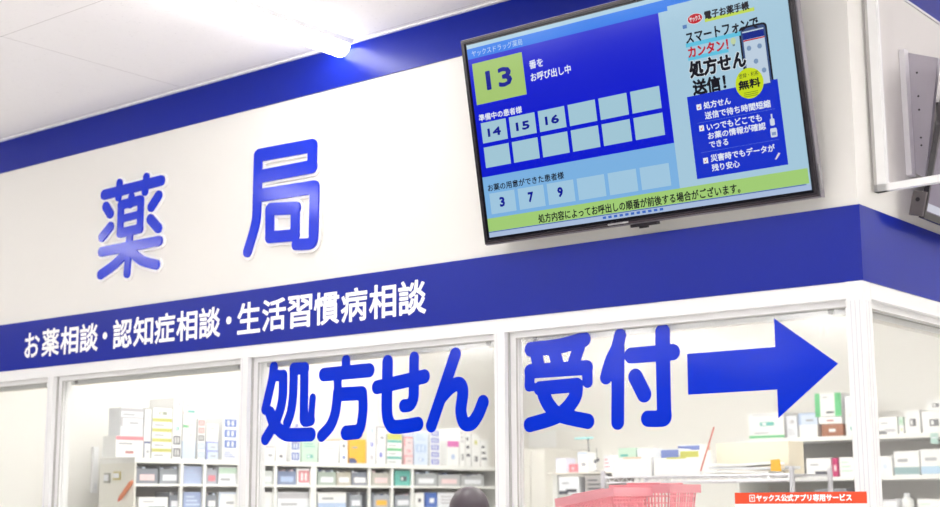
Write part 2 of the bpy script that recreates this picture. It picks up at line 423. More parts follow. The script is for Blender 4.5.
glyph('window_letter', 'blue character せ between 方 and ん on the glass', 'letter', GG, 365, 345, 5.34, [
    ('l', [(64, 226), (316, 168)], 1.08), ('s', [(120, 90), (118, 200), (116, 350), (130, 415), (165, 438), (282, 422)], 1.08), ('l', [(262, 68), (260, 200)], .95),
    ('s', [(260, 200), (258, 280), (240, 318), (208, 325)], 1.0)], .050, GY, .001, VINYL)
glyph('window_letter', 'blue character ん beside the second mullion from the right, last of its pane', 'letter', GG, 420, 345, 5.34, [
    ('l', [(188, 50), (60, 430)], 1.0), ('s', [(118, 275), (165, 225), (210, 208), (228, 250), (218, 350), (235, 415), (275, 418), (310, 370), (336, 305)], 1.0)], .052, GY, .001, VINYL)
glyph('window_letter', 'blue character 受 on the pane with the arrow, left of the arrow', 'letter', GG, 515, 325, 4.61, [
    ('s', [(72, 112), (200, 98), (318, 66)], .98), ('l', [(95, 125), (112, 205)], .95), ('l', [(178, 115), (198, 190)], .95), ('l', [(294, 105), (262, 195)], .9),
    ('l', [(70, 214), (330, 196)], .95), ('l', [(68, 220), (66, 280)], .78), ('l', [(332, 200), (334, 262)], .78), ('l', [(112, 292), (285, 276)], .92),
    ('l', [(66, 280), (80, 284)], .6), ('s', [(284, 278), (272, 340), (200, 416), (68, 460)], .98), ('s', [(132, 322), (158, 372), (205, 414), (335, 444)], .98)], .054, GY, .001, VINYL)
glyph('window_letter', 'blue character 付 just left of the blue arrow on the glass', 'letter', GG, 595, 320, 4.61, [
    ('s', [(115, 72), (100, 130), (72, 190), (50, 265)], .9), ('l', [(106, 130), (104, 472)], .95), ('l', [(166, 164), (358, 148)], 1.02), ('l', [(311, 55), (311, 150)], 1.05),
    ('l', [(312, 150), (318, 420)], 1.02), ('s', [(318, 420), (318, 450), (290, 455), (244, 455)], 1.02), ('l', [(186, 262), (226, 342)], 1.05)], .053, GY, .001, VINYL)
# arrow
ar = [(32, 369), (28, 211), (371, 182), (367, 72), (617, 248), (384, 461), (378, 350)]
pp = [P(680+a/3.9, 300+b/3.9, 'y', GY) for a, b in ar]
cx, cz = pp[0].x, pp[0].z
# regularised: level shaft, symmetric head
zt = (pp[1].z+pp[2].z)/2; zb = (pp[0].z+pp[6].z)/2; hx = (pp[3].x+pp[5].x)/2
mb = MB(); mb.prism([(x-cx, z-cz) for x, z in reversed([(pp[0].x, zb), (pp[1].x, zt), (hx, zt), (hx, pp[3].z), (pp[4].x, pp[4].z), (hx, pp[5].z), (hx, zb)])], 0, .001, VINYL)
o = mb.build('window_arrow'); o.matrix_world = Matrix.Translation((cx, GY, cz)) @ WALLM
tag(o, 'large blue arrow pointing right on the pane next to the corner post', 'arrow')

# band lettering
def lettering(s, x0, x1, label):
    e = empty('wall_lettering', matrix=Matrix.Translation((x0, -.0085, 2.197)) @ WALLM); tag(e, label, 'lettering', 'white phrases on the blue band')
    n = len(s); pit = (x1-x0)/n; g = .010
    for i, ch in enumerate(s):
        mb = MB(); k = .008 if ch in 'お' else 0
        fit_text(mb, ch, i*pit+.006+k, (i+1)*pit-.004-k, k*.4, .133-k, .0006, WTEXT, .024)
        mb.build('character', e)
lettering('お薬相談', -4.280, -3.686, 'white lettering お薬相談, leftmost phrase on the blue band')
lettering('認知症相談', -3.587, -2.848, 'white lettering 認知症相談, middle phrase on the blue band')
lettering('生活習慣病相談', -2.752, -1.702, 'white lettering 生活習慣病相談, rightmost phrase on the blue band')
for x, lab in ((-3.640, 'round white dot between the left and middle phrases on the band'), (-2.800, 'round white dot between the middle and right phrases on the band')):
    mb = MB(); mb.prism([(.0165*math.cos(2*math.pi*k/24), .0165*math.sin(2*math.pi*k/24)) for k in range(24)], 0, .0006, WTEXT)
    o = mb.build('lettering_dot'); o.matrix_world = Matrix.Translation((x, -.0081, 2.263)) @ WALLM; tag(o, lab, 'dot', 'white dots on the blue band')

# ------------------------------------------------------------------ main television
tilt, tyaw = .18571, .0100
ex = Vector((math.cos(tyaw), math.sin(tyaw), 0))
ey = Vector((math.sin(tyaw)*math.sin(tilt), -math.cos(tyaw)*math.sin(tilt), math.cos(tilt)))
ez = ex.cross(ey)
def frame_matrix(o, a, b, c): return Matrix(((a.x, b.x, c.x, o.x), (a.y, b.y, c.y, o.y), (a.z, b.z, c.z, o.z), (0, 0, 0, 1)))
TVM = frame_matrix(Vector((-1.36055, -.09, 2.40584)), ex, ey, ez)
TW, TH = 1.2702, .733
def rrect(u0, u1, v0, v1, r, K=4):
    out = []
    for cx_, cy_, a0 in ((u1-r, v0+r, -90), (u1-r, v1-r, 0), (u0+r, v1-r, 90), (u0+r, v0+r, 180)):
        for k in range(K+1):
            a = math.radians(a0+90*k/K); out.append((cx_+r*math.cos(a), cy_+r*math.sin(a)))
    return out
tv = empty('television', matrix=TVM)
tag(tv, 'large wall mounted television showing waiting numbers above the blue band', 'television')
b = MB()
bt = .013
b.box((0, 0, -.035), (TW, bt, .0), BLACKP); b.box((0, TH-bt, -.035), (TW, TH, 0), BLACKP)
b.box((0, bt, -.035), (bt, TH-bt, 0), BLACKP); b.box((TW-bt, bt, -.035), (TW, TH-bt, 0), BLACKP)
b.box((-.004, -.004, -.040), (TW+.004, TH+.004, -.012), SILVER)
b.box((.002, .002, -.002), (TW-.002, .006, .0012), BEZEL); b.box((.002, TH-.006, -.002), (TW-.002, TH-.002, .0012), BEZEL)
b.box((.52, .003, 0), (.60, .009, .0022), GREYP)
b.build('bezel', tv)
MB().box((.08, .06, -.060), (TW-.08, TH-.06, -.040), BLACKP).build('rear_housing', tv)
s = MB(); s.box((.60, -.014, -.03), (.70, -.004, -.008), BLACKP); s.box((.63, -.020, -.026), (.66, -.014, -.012), BLACKP); s.build('sensor', tv)
MB().box((TW+.004, .020, -.026), (TW+.010, .100, -.012), GREYP).build('side_speaker', tv, bevel=.002)
for u in (.40, .83): MB().box((u, .20, -.075), (u+.04, .60, -.060), SILVER).build('mounting_bar', tv)
# wall bracket (fixed to the wall)
e = empty('wall_bracket', (-.73, 0, 2.58)); tag(e, 'black steel bracket holding the large television to the wall', 'bracket')
MB().box((-.32, -.012, 0), (.32, -.001, .34), BLACKP).build('wall_plate', e)
for u in (-.225, .205): MB().box((u, -.044, .06), (u+.02, -.012, .09), BLACKP).build('arm', e)
# screen content
S = MB()
def R(u0, u1, v0, v1, w, m): S.quad([(u0, v0, w), (u1, v0, w), (u1, v1, w), (u0, v1, w)], m)
DB = screen(0, 22, 214); LB = screen(176, 211, 228); CY = screen(0, 122, 238); TILE = screen(168, 206, 222); MBL = screen(128, 184, 234)
GR = screen(168, 212, 122); NAVY = screen(10, 24, 150); WH = screen(240, 246, 252); BK = screen(18, 18, 30); AD = screen(172, 208, 228)
RED = screen(196, 24, 44); YEL = screen(206, 226, 30); YG = screen(198, 222, 90); ABL = screen(18, 50, 208)
u_0, u_1, v_0, v_1 = bt, TW-bt, bt, TH-bt
R(u_0, u_1, v_0, v_1, -.0060, screen(14, 14, 22))
R(.020, 1.250, .0225, .7135, -.0055, AD)
R(.020, .803, .662, .699, -.0050, CY); R(.803, .838, .662, .699, -.0050, CY); R(.838, 1.250, .676, .700, -.0050, CY)
R(.020, .803, .238, .662, -.0050, DB)
R(.020, .803, .090, .238, -.0050, MBL)
R(.020, 1.245, .043, .090, -.0050, GR)
R(.020, 1.250, .0225, .040, -.0050, screen(176, 196, 228)); R(.020, 1.235, .0395, .0425, -.0048, screen(70, 100, 170))
R(.035, .254, .496, .644, -.0045, screen(172, 206, 118))
for r, (a, c_) in enumerate(((.357, .4295), (.269, .342), (.103, .177))):
    for k in range(6):
        R(.042+.1243*k, .152+.1243*k, a, c_, -.0045, TILE if r < 2 else screen(166, 206, 232))
def T(s_, a, b_, c_, d, m, off=.0, w=-.0040): fit_text(S, s_, a, b_, c_, d, w, m, off)
T('13', .088, .201, .539, .608, NAVY, .045)
for k, s_ in enumerate(('14', '15', '16')): T(s_, .068+.1243*k, .126+.1243*k, .376, .406, NAVY, .06)
for k, s_ in enumerate(('3', '7', '9')): T(s_, .083+.1243*k, .106+.1243*k, .124, .159, NAVY, .06)
T('ヤックスドラッグ薬局', .040, .262, .668, .690, screen(190, 222, 246), .01)
T('番を', .279, .337, .578, .608, WH, .022); T('お呼び出し中', .279, .446, .534, .564, WH, .022)
T('準備中の患者様', .037, .226, .436, .461, WH, .022)
T('お薬の用意ができた患者様', .039, .366, .184, .210, BK, .02)
T('処方内容によってお呼出しの順番が前後する場合がございます。', .239, 1.015, .046, .078, BK, .022)
for k in range(11): R(.50+.022*k, .513+.022*k, .028, .036, -.0042, screen(60, 110, 200))
# advert
def disc(u, v, rx, ry, w, m, K=28): S.quad([(u+rx*math.cos(2*math.pi*k/K), v+ry*math.sin(2*math.pi*k/K), w) for k in range(K)], m)
disc(.932, .616, .028, .017, -.0045, screen(236, 238, 244)); disc(.932, .616, .026, .0155, -.0043, RED); T('ヤックス', .912, .952, .608, .624, WH, .02)
R(.965, 1.138, .597, .608, -.0045, YG); T('電子お薬手帳', .966, 1.122, .604, .632, BK, .035)
R(.885, .900, .592, .604, -.0045, screen(90, 130, 190))
R(.888, 1.154, .531, .544, -.0045, screen(100, 200, 232)); T('スマートフォンで', .891, 1.146, .541, .578, BK, .034)
R(.890, 1.034, .488, .500, -.0045, screen(100, 200, 232)); T('カンタン！', .893, 1.036, .496, .532, RED, .04)
S.quad([(u, v, -.0046) for u, v in rrect(1.076, 1.172, .352, .556, .014)], BK)
S.quad([(u, v, -.0044) for u, v in rrect(1.082, 1.166, .358, .550, .010)], screen(60, 84, 130))
R(1.088, 1.160, .368, .540, -.0043, screen(196, 214, 232)); R(1.088, 1.160, .514, .536, -.0042, screen(16, 40, 140)); R(1.088, 1.160, .509, .513, -.0042, RED)
for (u, v) in ((1.104, .486), (1.140, .486), (1.122, .442), (1.145, .410)):
    disc(u, v, .008, .008, -.0041, screen(128, 156, 190), 12)
disc(1.054, .519, .009, .011, -.0044, screen(196, 216, 170), 14); R(1.050, 1.058, .503, .509, -.0044, screen(120, 140, 150))
for dx in (-.0016, .0016):
    for dv in (-.0016, .0016):
        T('処方せん', .889+dx, 1.090+dx, .430+dv, .486+dv, screen(226, 236, 244), .05, -.0042)
T('処方せん', .889, 1.090, .430, .486, BK, .045, -.0039); T('送信！', .893, 1.012, .374, .424, BK, .045, -.0039)
R(.869, 1.185, .110, .375, -.0044, ABL)
disc(1.091, .379, .048, .048, -.0037, YEL)
T('登録・利用', 1.058, 1.124, .398, .413, BK, .01, -.0035); T('無料', 1.053, 1.128, .362, .392, BK, .045, -.0035)
for k in range(3): R(1.068, 1.116, .350-.006*k, .352-.006*k, -.0035, screen(110, 130, 30))
for v in (.336, .268, .164):
    R(.899, .916, v-.009, v+.009, -.0040, WH); S.quad([(.902, v, -.0038), (.907, v-.006, -.0038), (.915, v+.008, -.0038), (.907, v-.001, -.0038)], RED)
T('処方せん', .924, 1.020, .326, .349, WH, .024); T('送信で待ち時間短縮', .924, 1.152, .293, .317, WH, .024)
T('いつでもどこでも', .926, 1.117, .256, .279, WH, .024); T('お薬の情報が確認', .926, 1.127, .228, .251, WH, .024); T('できる', .927, .994, .201, .222, WH, .024)
T('災害時でもデータが', .926, 1.148, .156, .180, WH, .024); T('残り安心', .926, 1.024, .126, .149, WH, .024)
for v in (.286, .191):
    for k in range(60): R(.896+.0045*k, .8985+.0045*k, v-.0006, v+.0006, -.0040, screen(120, 150, 230))
S.quad([(u, v, -.0040) for u, v in rrect(1.143, 1.158, .236, .258, .004)], screen(216, 226, 240)); R(1.148, 1.153, .258, .272, -.0040, screen(216, 226, 240))
S.quad([(u, v, -.0040) for u, v in rrect(1.140, 1.162, .200, .228, .004)], screen(216, 226, 240)); R(1.144, 1.158, .206, .216, -.0038, screen(140, 160, 200))
S.quad([(1.143, .132, -.004), (1.149, .131, -.004), (1.164, .148, -.004), (1.158, .151, -.004)], screen(230, 220, 232))
S.build('screen', tv)

# ------------------------------------------------------------------ second television on the side wall
t2 = math.radians(14)
ex2 = Vector((0, 1, 0)); ey2 = Vector((math.sin(t2), 0, math.cos(t2))); ez2 = ex2.cross(ey2)
q0 = P(924, 218, 'x', .085)
T2 = frame_matrix(Vector((.085, q0.y, q0.z)), ex2, ey2, ez2)
e = empty('television', matrix=T2); tag(e, 'black television tilted on the side wall, cut off by the right edge', 'television')
b = MB(); b.box((0, 0, -.018), (.95, .022, 0), BLACKP); b.box((0, .53, -.018), (.95, .55, 0), BLACKP); b.box((0, .022, -.018), (.012, .53, 0), BLACKP); b.box((.938, .022, -.018), (.95, .53, 0), BLACKP)
b.build('bezel', e)
MB().box((.16, .05, -.045), (.88, .50, -.019), BLACKP).build('rear_housing', e)
S2 = MB(); S2.box((.012, .022, -.018), (.938, .53, -.004), screen(148, 136, 156, .6)); S2.quad([(.012, .026, -.003), (.938, .026, -.003), (.938, .05, -.003), (.012, .05, -.003)], screen(214, 216, 230, .7)); S2.build('screen', e)
sp = MB(); sp.box((-.012, .004, -.046), (-.0005, .082, -.002), mat('dark_grey_plastic', (92, 86, 88), .45))
sp.tube((-.0118, .055, -.026), (-.0135, .055, -.026), .007, BLACKP); sp.build('side_speaker', e)
wb = empty('wall_bracket', (0, q0.y+.40, q0.z+.08)); tag(wb, 'dark bracket between the side wall and the television cut off by the right edge', 'bracket')
MB().box((.0005, 0, 0), (.010, .30, .40), BLACKP).build('wall_plate', wb)
MB().box((.010, .10, .0), (.044+.085-.08, .20, .03), BLACKP).build('arm', wb)
# grey side cover of its mount, with a white flange on the wall
zt_, zb_ = 2.97, P(908, 170, 'y', q0.y+.02).z
yb = P(903, 110, 'x', .002).y
e = empty('mount_cover', (0, yb, zb_)); tag(e, 'grey wedge shaped mount cover with white edge behind the side wall television', 'mount')
H_ = zt_-zb_
w = MB(); LIL = mat('lilac_grey_panel', (196, 192, 202), .45)
pro = []
for (qx, qy) in ((909, 171), (925, 178), (938, 58), (903, 52)):
    pq = P(qx, qy, 'y', yb+.03); pro.append((max(pq.x, .003), pq.z-zb_))
H_ = pro[3][1]
vs = [(x, .03, z) for x, z in pro]+[(x, .05, z) for x, z in pro]
w.mesh(vs, [(0, 1, 2, 3), (7, 6, 5, 4), (0, 4, 5, 1), (1, 5, 6, 2), (2, 6, 7, 3), (3, 7, 4, 0)], LIL)
for z in (.10, .22, H_-.08, H_-.16, H_-.30): w.tube((.045, .0302, z), (.045, .0285, z), .0035, BLACKP, seg=10)
w.build('side_panel', e)
MB().box((.001, -.004, .0), (.020, .0295, H_), WTEXT).build('flange', e)

# ------------------------------------------------------------------ hanging clear sign holder on the side wall
a2 = Vector((.9966, -.083, 0)); org = P(876, 193, 'x', .009)
org = Vector((.010, org.y, org.z))
HM = frame_matrix(org, a2, Vector((0, 0, 1)), a2.cross(Vector((0, 0, 1))))
e = empty('sign_holder', matrix=HM); tag(e, 'clear acrylic sign holder in a white frame projecting from the side wall', 'sign holder')
HH = ZC-.02-org.z
w = MB(); w.box((0, 0, -.012), (.010, HH, .012), GASKET); w.box((.010, 0, -.012), (.040, HH, .012), FRAME); w.box((.0405, .02, -.006), (.0425, HH, .006), FRAME)
w.box((.0, 0, -.012), (.70, .022, .012), FRAME); w.box((.67, .022, -.012), (.70, HH, .012), FRAME); w.box((0, HH-.02, -.012), (.70, HH, .012), FRAME)
w.build('frame', e)
MB().box((.040, .022, -.002), (.67, HH-.02, .002), ACRYL).build('acrylic_sheet', e)

# ------------------------------------------------------------------ poster with orange strip
e = empty('poster', matrix=Matrix.Translation((-.446, -.0088, 1.16)) @ WALLM); tag(e, 'poster with orange strip and white writing at the foot of the corner post', 'poster')
MB().box((0, 0, 0), (.430, .366, .0012), WHITEB).build('sheet', e)
OR = mat('orange_red_print', (236, 78, 40), .4)
w = MB(); w.box((.0, .332, .0012), (.430, .366, .0016), OR)
w.quad([(u, v, .0018) for u, v in rrect(.050, .069, .3385, .3595, .002)], WTEXT)
w.quad([(u, v, .0019) for u, v in rrect(.0525, .0665, .341, .357, .001)], OR); fit_text(w, 'ヤ', .055, .065, .343, .355, .0020, WTEXT, .03)
fit_text(w, 'ヤックス公式アプリ専用サービス', .073, .384, .3385, .3600, .0018, WTEXT, .045)
w.build('header_strip', e)

# ------------------------------------------------------------------ medicine boxes
def med_box(name, label, cat, group, org, W, D, H, face, base, style=None, col=None, col2=None, jit=0):
    """box whose printed front looks along face; org = front bottom left seen from the shop"""
    M = frame_matrix(Vector(org), *( (Vector((0, 1, 0)), Vector((0, 0, 1)), Vector((1, 0, 0))) if face == '+x' else (Vector((1, 0, 0)), Vector((0, 0, 1)), Vector((0, -1, 0)))))
    if jit: M = M @ Matrix.Rotation(jit, 4, 'Y')
    m = MB(); m.box((0, 0, -D), (W, H, 0), base)
    def r(u_a, u_b, v_a, v_b, c_, w_=.0006): m.box((u_a*W, v_a*H, 0), (u_b*W, v_b*H, w_), c_)
    GL = paint(170, 172, 178)
    # lid seam
    m.box((0, H*.999-.0008, -D*.5), (W, H+.0004, -D*.5+.001), GL)
    if style == 'top': r(0, 1, .62, .95, col); r(.1, .6, .2, .34, GL, .0007)
    elif style == 'bottom': r(0, 1, .05, .34, col); r(.15, .55, .55, .68, GL, .0007)
    elif style == 'ends': r(0, .2, 0, 1, col); r(.76, 1, 0, 1, col); r(.42, .72, .14, .22, paint(80, 84, 90), .0007); r(.3, .5, .8, .84, GL, .0007)
    elif style == 'window':
        for a_, b__, c2, d in ((.12, .88, .74, .86), (.12, .88, .14, .26), (.12, .28, .26, .74), (.72, .88, .26, .74), (.44, .56, .26, .74)): r(a_, b__, c2, d, col)
    elif style == 'lines':
        for k in range(3): r(.12, .85-.15*k, .25+.22*k, .33+.22*k, col)
    elif style == 'dot': r(.35, .65, .35, .6, col)
    elif style == 'edge': r(0, .1, 0, 1, col); r(.1, 1, .88, 1, col); r(.4, .8, .3, .45, GL, .0007)
    elif style == 'full': r(.0, 1, .0, 1, col); r(.2, .6, .5, .7, col2 or WHITEB, .0009)
    elif style == 'twin': r(.0, .45, 0, .2, col); r(.35, .9, .12, .3, col2 or GL, .0008); r(.15, .5, .6, .68, GL, .0007)
    elif style == 'label': r(.32, .72, .3, .62, col); r(.38, .5, .36, .56, WHITEB, .0009)
    o = m.build(name); o.matrix_world = M
    return tag(o, label, cat, group)
PK = paint(232, 138, 150); YE = paint(206, 206, 110); NV = paint(70, 84, 140); BU = paint(84, 118, 196); LBU = paint(180, 200, 232); GN = paint(110, 200, 140)
TE = paint(110, 190, 180); RB = paint(196, 130, 130); OY = paint(250, 190, 60); PB = paint(120, 130, 214); MG = paint(206, 60, 120); DK = paint(84, 86, 98); GY_ = paint(196, 194, 200); BR = paint(176, 120, 96)
PW = paint(238, 240, 246); PGREEN = paint(206, 232, 214); PPINK = paint(242, 214, 216); PBL = paint(214, 226, 244)

XU = -4.2; ZT = 1.737
def stack(px0, px1, ytop, layers, desc, group, face='+x', plane=XU, zb=None, depth=.20, gap=.0006):
    """layers bottom-up: (weight, base, style, colour[, colour2]); desc -> wording of the stack"""
    ax = 'x' if face == '+x' else 'y'
    a = P(px0, ytop, ax, plane); b_ = P(px1, ytop, ax, plane)
    zb = ZT if zb is None else zb
    H = (a.z+b_.z)/2-zb; tot = sum(l[0] for l in layers)
    W = abs((b_.y-a.y) if face == '+x' else (b_.x-a.x)); z = zb+gap
    order = {1: ['standing alone'], 2: ['lower of the two', 'upper of the two'], 3: ['bottom one', 'middle one', 'top one'],
             4: ['bottom one', 'second from the bottom', 'second from the top', 'top one'], 5: ['bottom one', 'second from the bottom', 'middle one', 'second from the top', 'top one']}[len(layers)]
    for k, l in enumerate(layers):
        h = (H*l[0]/tot)-gap; j = random.uniform(-.0015, .0015)
        org = (plane, a.y+j+.002, z) if face == '+x' else (a.x+j+.002, plane, z)
        if len(layers) == 1: lab = desc
        else: lab = '%s, %s' % (desc, order[k])
        med_box('medicine_box', lab, 'box', group, org, W-.005, depth*(1-.04*(k % 2)), h, face, l[1], l[2], l[3] if len(l) > 3 else None, l[4] if len(l) > 4 else None)
        z += h+gap
G1 = 'medicine boxes on top of the left shelf unit'
# behind the first full pane
stack(116, 144, 436, [(1, WHITEB, 'dot', RB), (1, WHITEB, 'top', PK)], 'white box with pink-red band, left end of the shelf top', G1, depth=.11)
# grey-white boxes standing on them
def over(px0, px1, y0, y1, n, base, style, col, desc):
    a = P(px0, y0, 'x', XU); 
    stack(px0, px1, y1, [(1, base, style, col)]*n, desc, G1, zb=(a.z))
za = P(130, 436, 'x', XU).z+.001
stack(121, 144, 408, [(1, PW, 'lines', GY_), (1, PW, 'edge', GY_), (1, PW, 'top', GY_)], 'pale grey printed box piled above the pink banded boxes', G1, zb=za, depth=.10)
stack(145, 152, 409, [(1, WHITEB, 'edge', NV), (1, WHITEB, None), (1, WHITEB, 'dot', PPINK)], 'narrow white box in the pile left of the yellow striped pile', G1)
stack(153, 173, 408, [(1, WHITEB, 'top', YE), (1, WHITEB, 'top', YE), (1, WHITEB, 'top', YE), (1, WHITEB, 'top', YE), (1, WHITEB, 'label', paint(150, 160, 140))], 'white box of the yellow striped pile', G1)
stack(173.5, 183, 398, [(1, WHITEB, 'window', DK), (1, WHITEB, 'window', DK), (1, WHITEB, 'label', TE), (1, WHITEB, 'label', PPINK), (1, WHITEB, 'label', GY_)], 'white box with dark boxed marks in the tall narrow pile', G1)
stack(183.5, 197, 401, [(1.3, PBL, None), (1, WHITEB, 'label', PPINK), (1, WHITEB, 'twin', GN, PPINK), (1, WHITEB, 'twin', PPINK, TE)], 'pale box in the tall pile with green marks', G1)
stack(198, 206, 419, [(1, WHITEB, 'window', LBU), (1, WHITEB, 'window', LBU), (.9, WHITEB, 'window', DK), (.9, WHITEB, 'window', RB), (.9, WHITEB, 'window', RB)], 'small box in the pile with red and blue framed prints', G1)
stack(206.5, 219, 424, [(1, PBL, 'edge', PB), (1, PBL, 'edge', PB), (1, WHITEB, None), (1, WHITEB, 'dot', paint(250, 220, 200))], 'white box edged in violet-blue beside the blue printed pile', G1)
stack(223, 239, 418, [(1, WHITEB, 'lines', BU), (1, WHITEB, 'window', BU), (1, WHITEB, 'window', BU), (1, WHITEB, 'window', BU)], 'white box with bold blue print beside the mullion', G1)
G2 = 'medicine boxes seen through the pane with 処方せん'
stack(256, 263, 428, [(1, WHITEB, 'label', GN), (1, WHITEB, 'label', DK)], 'slim white box right of the mullion, on the long shelf top', G2)
stack(264, 275, 446, [(1, WHITEB, 'edge', GY_)], 'plain white box below the left stroke of 処', G2)
stack(276, 287, 440, [(1, WHITEB, 'dot', DK), (1, WHITEB, None)], 'white box with a black mark under 処', G2)
stack(291, 301, 420, [(1, WHITEB, 'window', BU), (1, WHITEB, 'window', BU), (1, WHITEB, 'window', PB), (1, WHITEB, 'label', PB)], 'blue printed box in the pile under the right half of 処', G2)
stack(302, 318, 438, [(1, PGREEN, 'label', TE), (1, PGREEN, 'lines', TE)], 'pale green box between 処 and 方', G2)
stack(319, 339, 441, [(1, WHITEB, None), (1, WHITEB, 'lines', GY_)], 'wide white box with grey print below 方', G2)
stack(340, 348, 440, [(1, WHITEB, 'dot', BU), (1, WHITEB, 'dot', DK)], 'small white box left of the yellow box', G2)
stack(349, 366, 439, [(1, OY, 'twin', NV, OY)], 'orange-yellow box on the long shelf top under 方', G2)
stack(367, 376, 424, [(1, WHITEB, 'label', GY_), (1, WHITEB, 'label', PB), (1, WHITEB, 'label', LBU)], 'white box in the pile right of the yellow box', G2)
stack(376.5, 386, 426, [(1, WHITEB, 'dot', PB), (1, WHITEB, 'edge', GY_)], 'tall white box left of the green striped pile', G2)
stack(387, 402, 434, [(1, WHITEB, 'top', TE), (1, WHITEB, 'top', GN), (1, WHITEB, 'top', TE), (.7, WHITEB, 'full', YE, YE)], 'flat box of the green striped pile under せ', G2)
stack(404, 413, 437, [(1, PPINK, 'edge', PK), (1, PPINK, 'label', PK), (1, PPINK, 'edge', PK)], 'pink box in the pile under せ', G2)
stack(414, 428, 432, [(1, PBL, 'label', LBU), (1, PBL, 'window', LBU), (1, PBL, 'lines', LBU)], 'pale blue box in the pile left of the violet pile', G2)
stack(430, 440, 430, [(1, WHITEB, 'window', PB)]*5, 'violet-blue printed box in the pile under ん', G2)
stack(447, 459, 441, [(2.2, WHITEB, 'dot', LBU), (.7, WHITEB, 'full', paint(226, 120, 190), paint(226, 120, 190))], 'white box of the magenta topped pile', G2)
stack(459.5, 465, 428, [(1, WHITEB, 'label', DK), (1, WHITEB, 'lines', GY_)], 'upright slim white box right of the magenta topped pile', G2)
stack(465.5, 471, 429, [(1, WHITEB, 'lines', DK)], 'upright slim grey printed box, tallest near the mullion', G2)
stack(471.5, 480, 434, [(1, WHITEB, 'label', DK), (1, WHITEB, 'dot', YE)], 'white box above the dark head near the mullion', G2)
stack(480.5, 488, 440, [(1, WHITEB, 'lines', DK)], 'last white box before the mullion on the long shelf top', G2)

# ------------------------------------------------------------------ long shelf unit along the pharmacy's left wall
ya, yb_ = P(135, 458, 'x', XU).y, 3.72
xb = XU-.286
su = empty('shelf_unit', (XU, ya, 0)); tag(su, 'long white shelf unit under the rows of boxes, behind the left panes', 'shelf')
L_ = yb_-ya; Dp = XU-xb; BT = .020
ZS2 = 1.607
def part(name, a, b_, m, parent): return MB().box(a, b_, m).build(name, parent)
part('top_board', (-Dp, 0, ZT-BT-.006), (0, L_, ZT), SHELFW, su)
part('side_panel', (-Dp, 0, 0), (0, .012, ZT-BT-.006), mat('cream_panel', (236, 234, 226), .5), su)
part('side_panel', (-Dp, L_-.012, 0), (0, L_, ZT-BT-.006), SHELFW, su)
part('back_panel', (-Dp, .012, 0), (-Dp+.008, L_-.012, ZT-BT-.006), SHELFB, su)
for z in (ZS2, ZS2-.135, ZS2-.27, 1.05, .75, .40, .08): part('shelf_board', (-Dp+.008, .012, z-BT*.7), (-.002, L_-.012, z), SHELFW, su)
ups = [P(px, 475, 'x', XU).y-ya for px in (182, 205, 240, 276, 314, 370, 392.5, 413)]
for k, u in enumerate(ups):
    wd = .020 if k not in (4,) else .045
    for z0_, z1_ in ((ZS2, ZT-BT-.006), (ZS2-.135, ZS2-.014), (ZS2-.27, ZS2-.149)):
        pass
    part('divider', (-.016, u-wd/2, .08), (-.001, u+wd/2, ZT-BT-.006), SHELFW, su)
# things in the openings of the long unit
BIN = 'bins in the openings of the long shelf unit'
def bin_(px0, px1, ytop, zb, col, label, style=None, c2=None, dep=.12, cat='bin', setback=.02, name='storage_bin'):
    a = P(px0, ytop, 'x', XU-setback); b_ = P(px1, ytop, 'x', XU-setback)
    W = b_.y-a.y; H = min(max(.03, (a.z+b_.z)/2-zb-.0006), .092); ZZ = zb+.0006
    if name == 'storage_bin':
        e = empty(name, (XU-setback, a.y, ZZ)); tag(e, label, cat, BIN)
        m = MB(); t_ = .003
        m.box((-dep, 0, 0), (0, W, t_), col); m.box((-t_, 0, t_), (0, W, H*.82), col); m.box((-dep, 0, t_), (-dep+t_, W, H), col)
        m.box((-dep, 0, t_), (-t_, t_, H), col); m.box((-dep, W-t_, t_), (-t_, W, H), col); m.build('tray', e)
        m = MB(); m.box((-t_+.003, W*.15, H*.16), (.001, W*.85, H*.5), c2 or WHITEB); m.build('card', e)
        m = MB()
        for k in range(4):
            u = W*(.1+.22*k); m.box((-dep*.85, u, t_+.0005), (-.012, u+W*.17, H*random.uniform(.8, 1.0)), random.choice([PW, DK, GY_, PBL, PPINK, NV]))
        m.build('contents', e)
    else:
        med_box(name, label, cat, BIN, (XU-setback, a.y, ZZ), W, dep, H, '+x', col, style, c2)
D1, D2, D3 = paint(134, 140, 152), paint(152, 158, 168), paint(176, 182, 196)
bin_(137, 158, 462, ZS2, D1, 'dark grey bin with pink card, top left opening of the long shelf unit', c2=PPINK)
bin_(160, 180, 464, ZS2, D2, 'dark grey bin, second in the top opening of the long shelf unit', c2=PW)
bin_(184, 203, 461, ZS2, paint(180, 192, 224), 'pale blue upright file, top row of the long shelf unit', 'lines', LBU, name='file_box', cat='file')
bin_(207, 217, 465, ZS2, D3, 'grey bin with red card beside the pale blue file', c2=PK)
bin_(219, 238, 462, ZS2, PW, 'white carton in the top row at the left mullion', 'top', PGREEN, name='carton', cat='carton')
bin_(257, 274, 467, ZS2, paint(208, 214, 212), 'pale grey bin right of the mullion in the top row', c2=PW)
bin_(278, 296, 467, ZS2, paint(126, 140, 176), 'blue-grey storage bin under 処', c2=LBU)
bin_(297, 311, 466, ZS2, WHITEB, 'white carton with large red print under 処', 'window', PK, name='carton', cat='carton')
bin_(318, 336, 469, ZS2, paint(176, 190, 180), 'grey-green bin under the left of 方', c2=PW)
bin_(337, 351, 469, ZS2, paint(196, 190, 176), 'beige storage bin standing under 方', c2=PW)
bin_(352, 368, 469, ZS2, paint(134, 140, 156), 'slate bin under the right of 方', c2=WHITEB)
bin_(372, 390, 470, ZS2, paint(190, 188, 180), 'warm grey storage bin under せ', c2=PPINK)
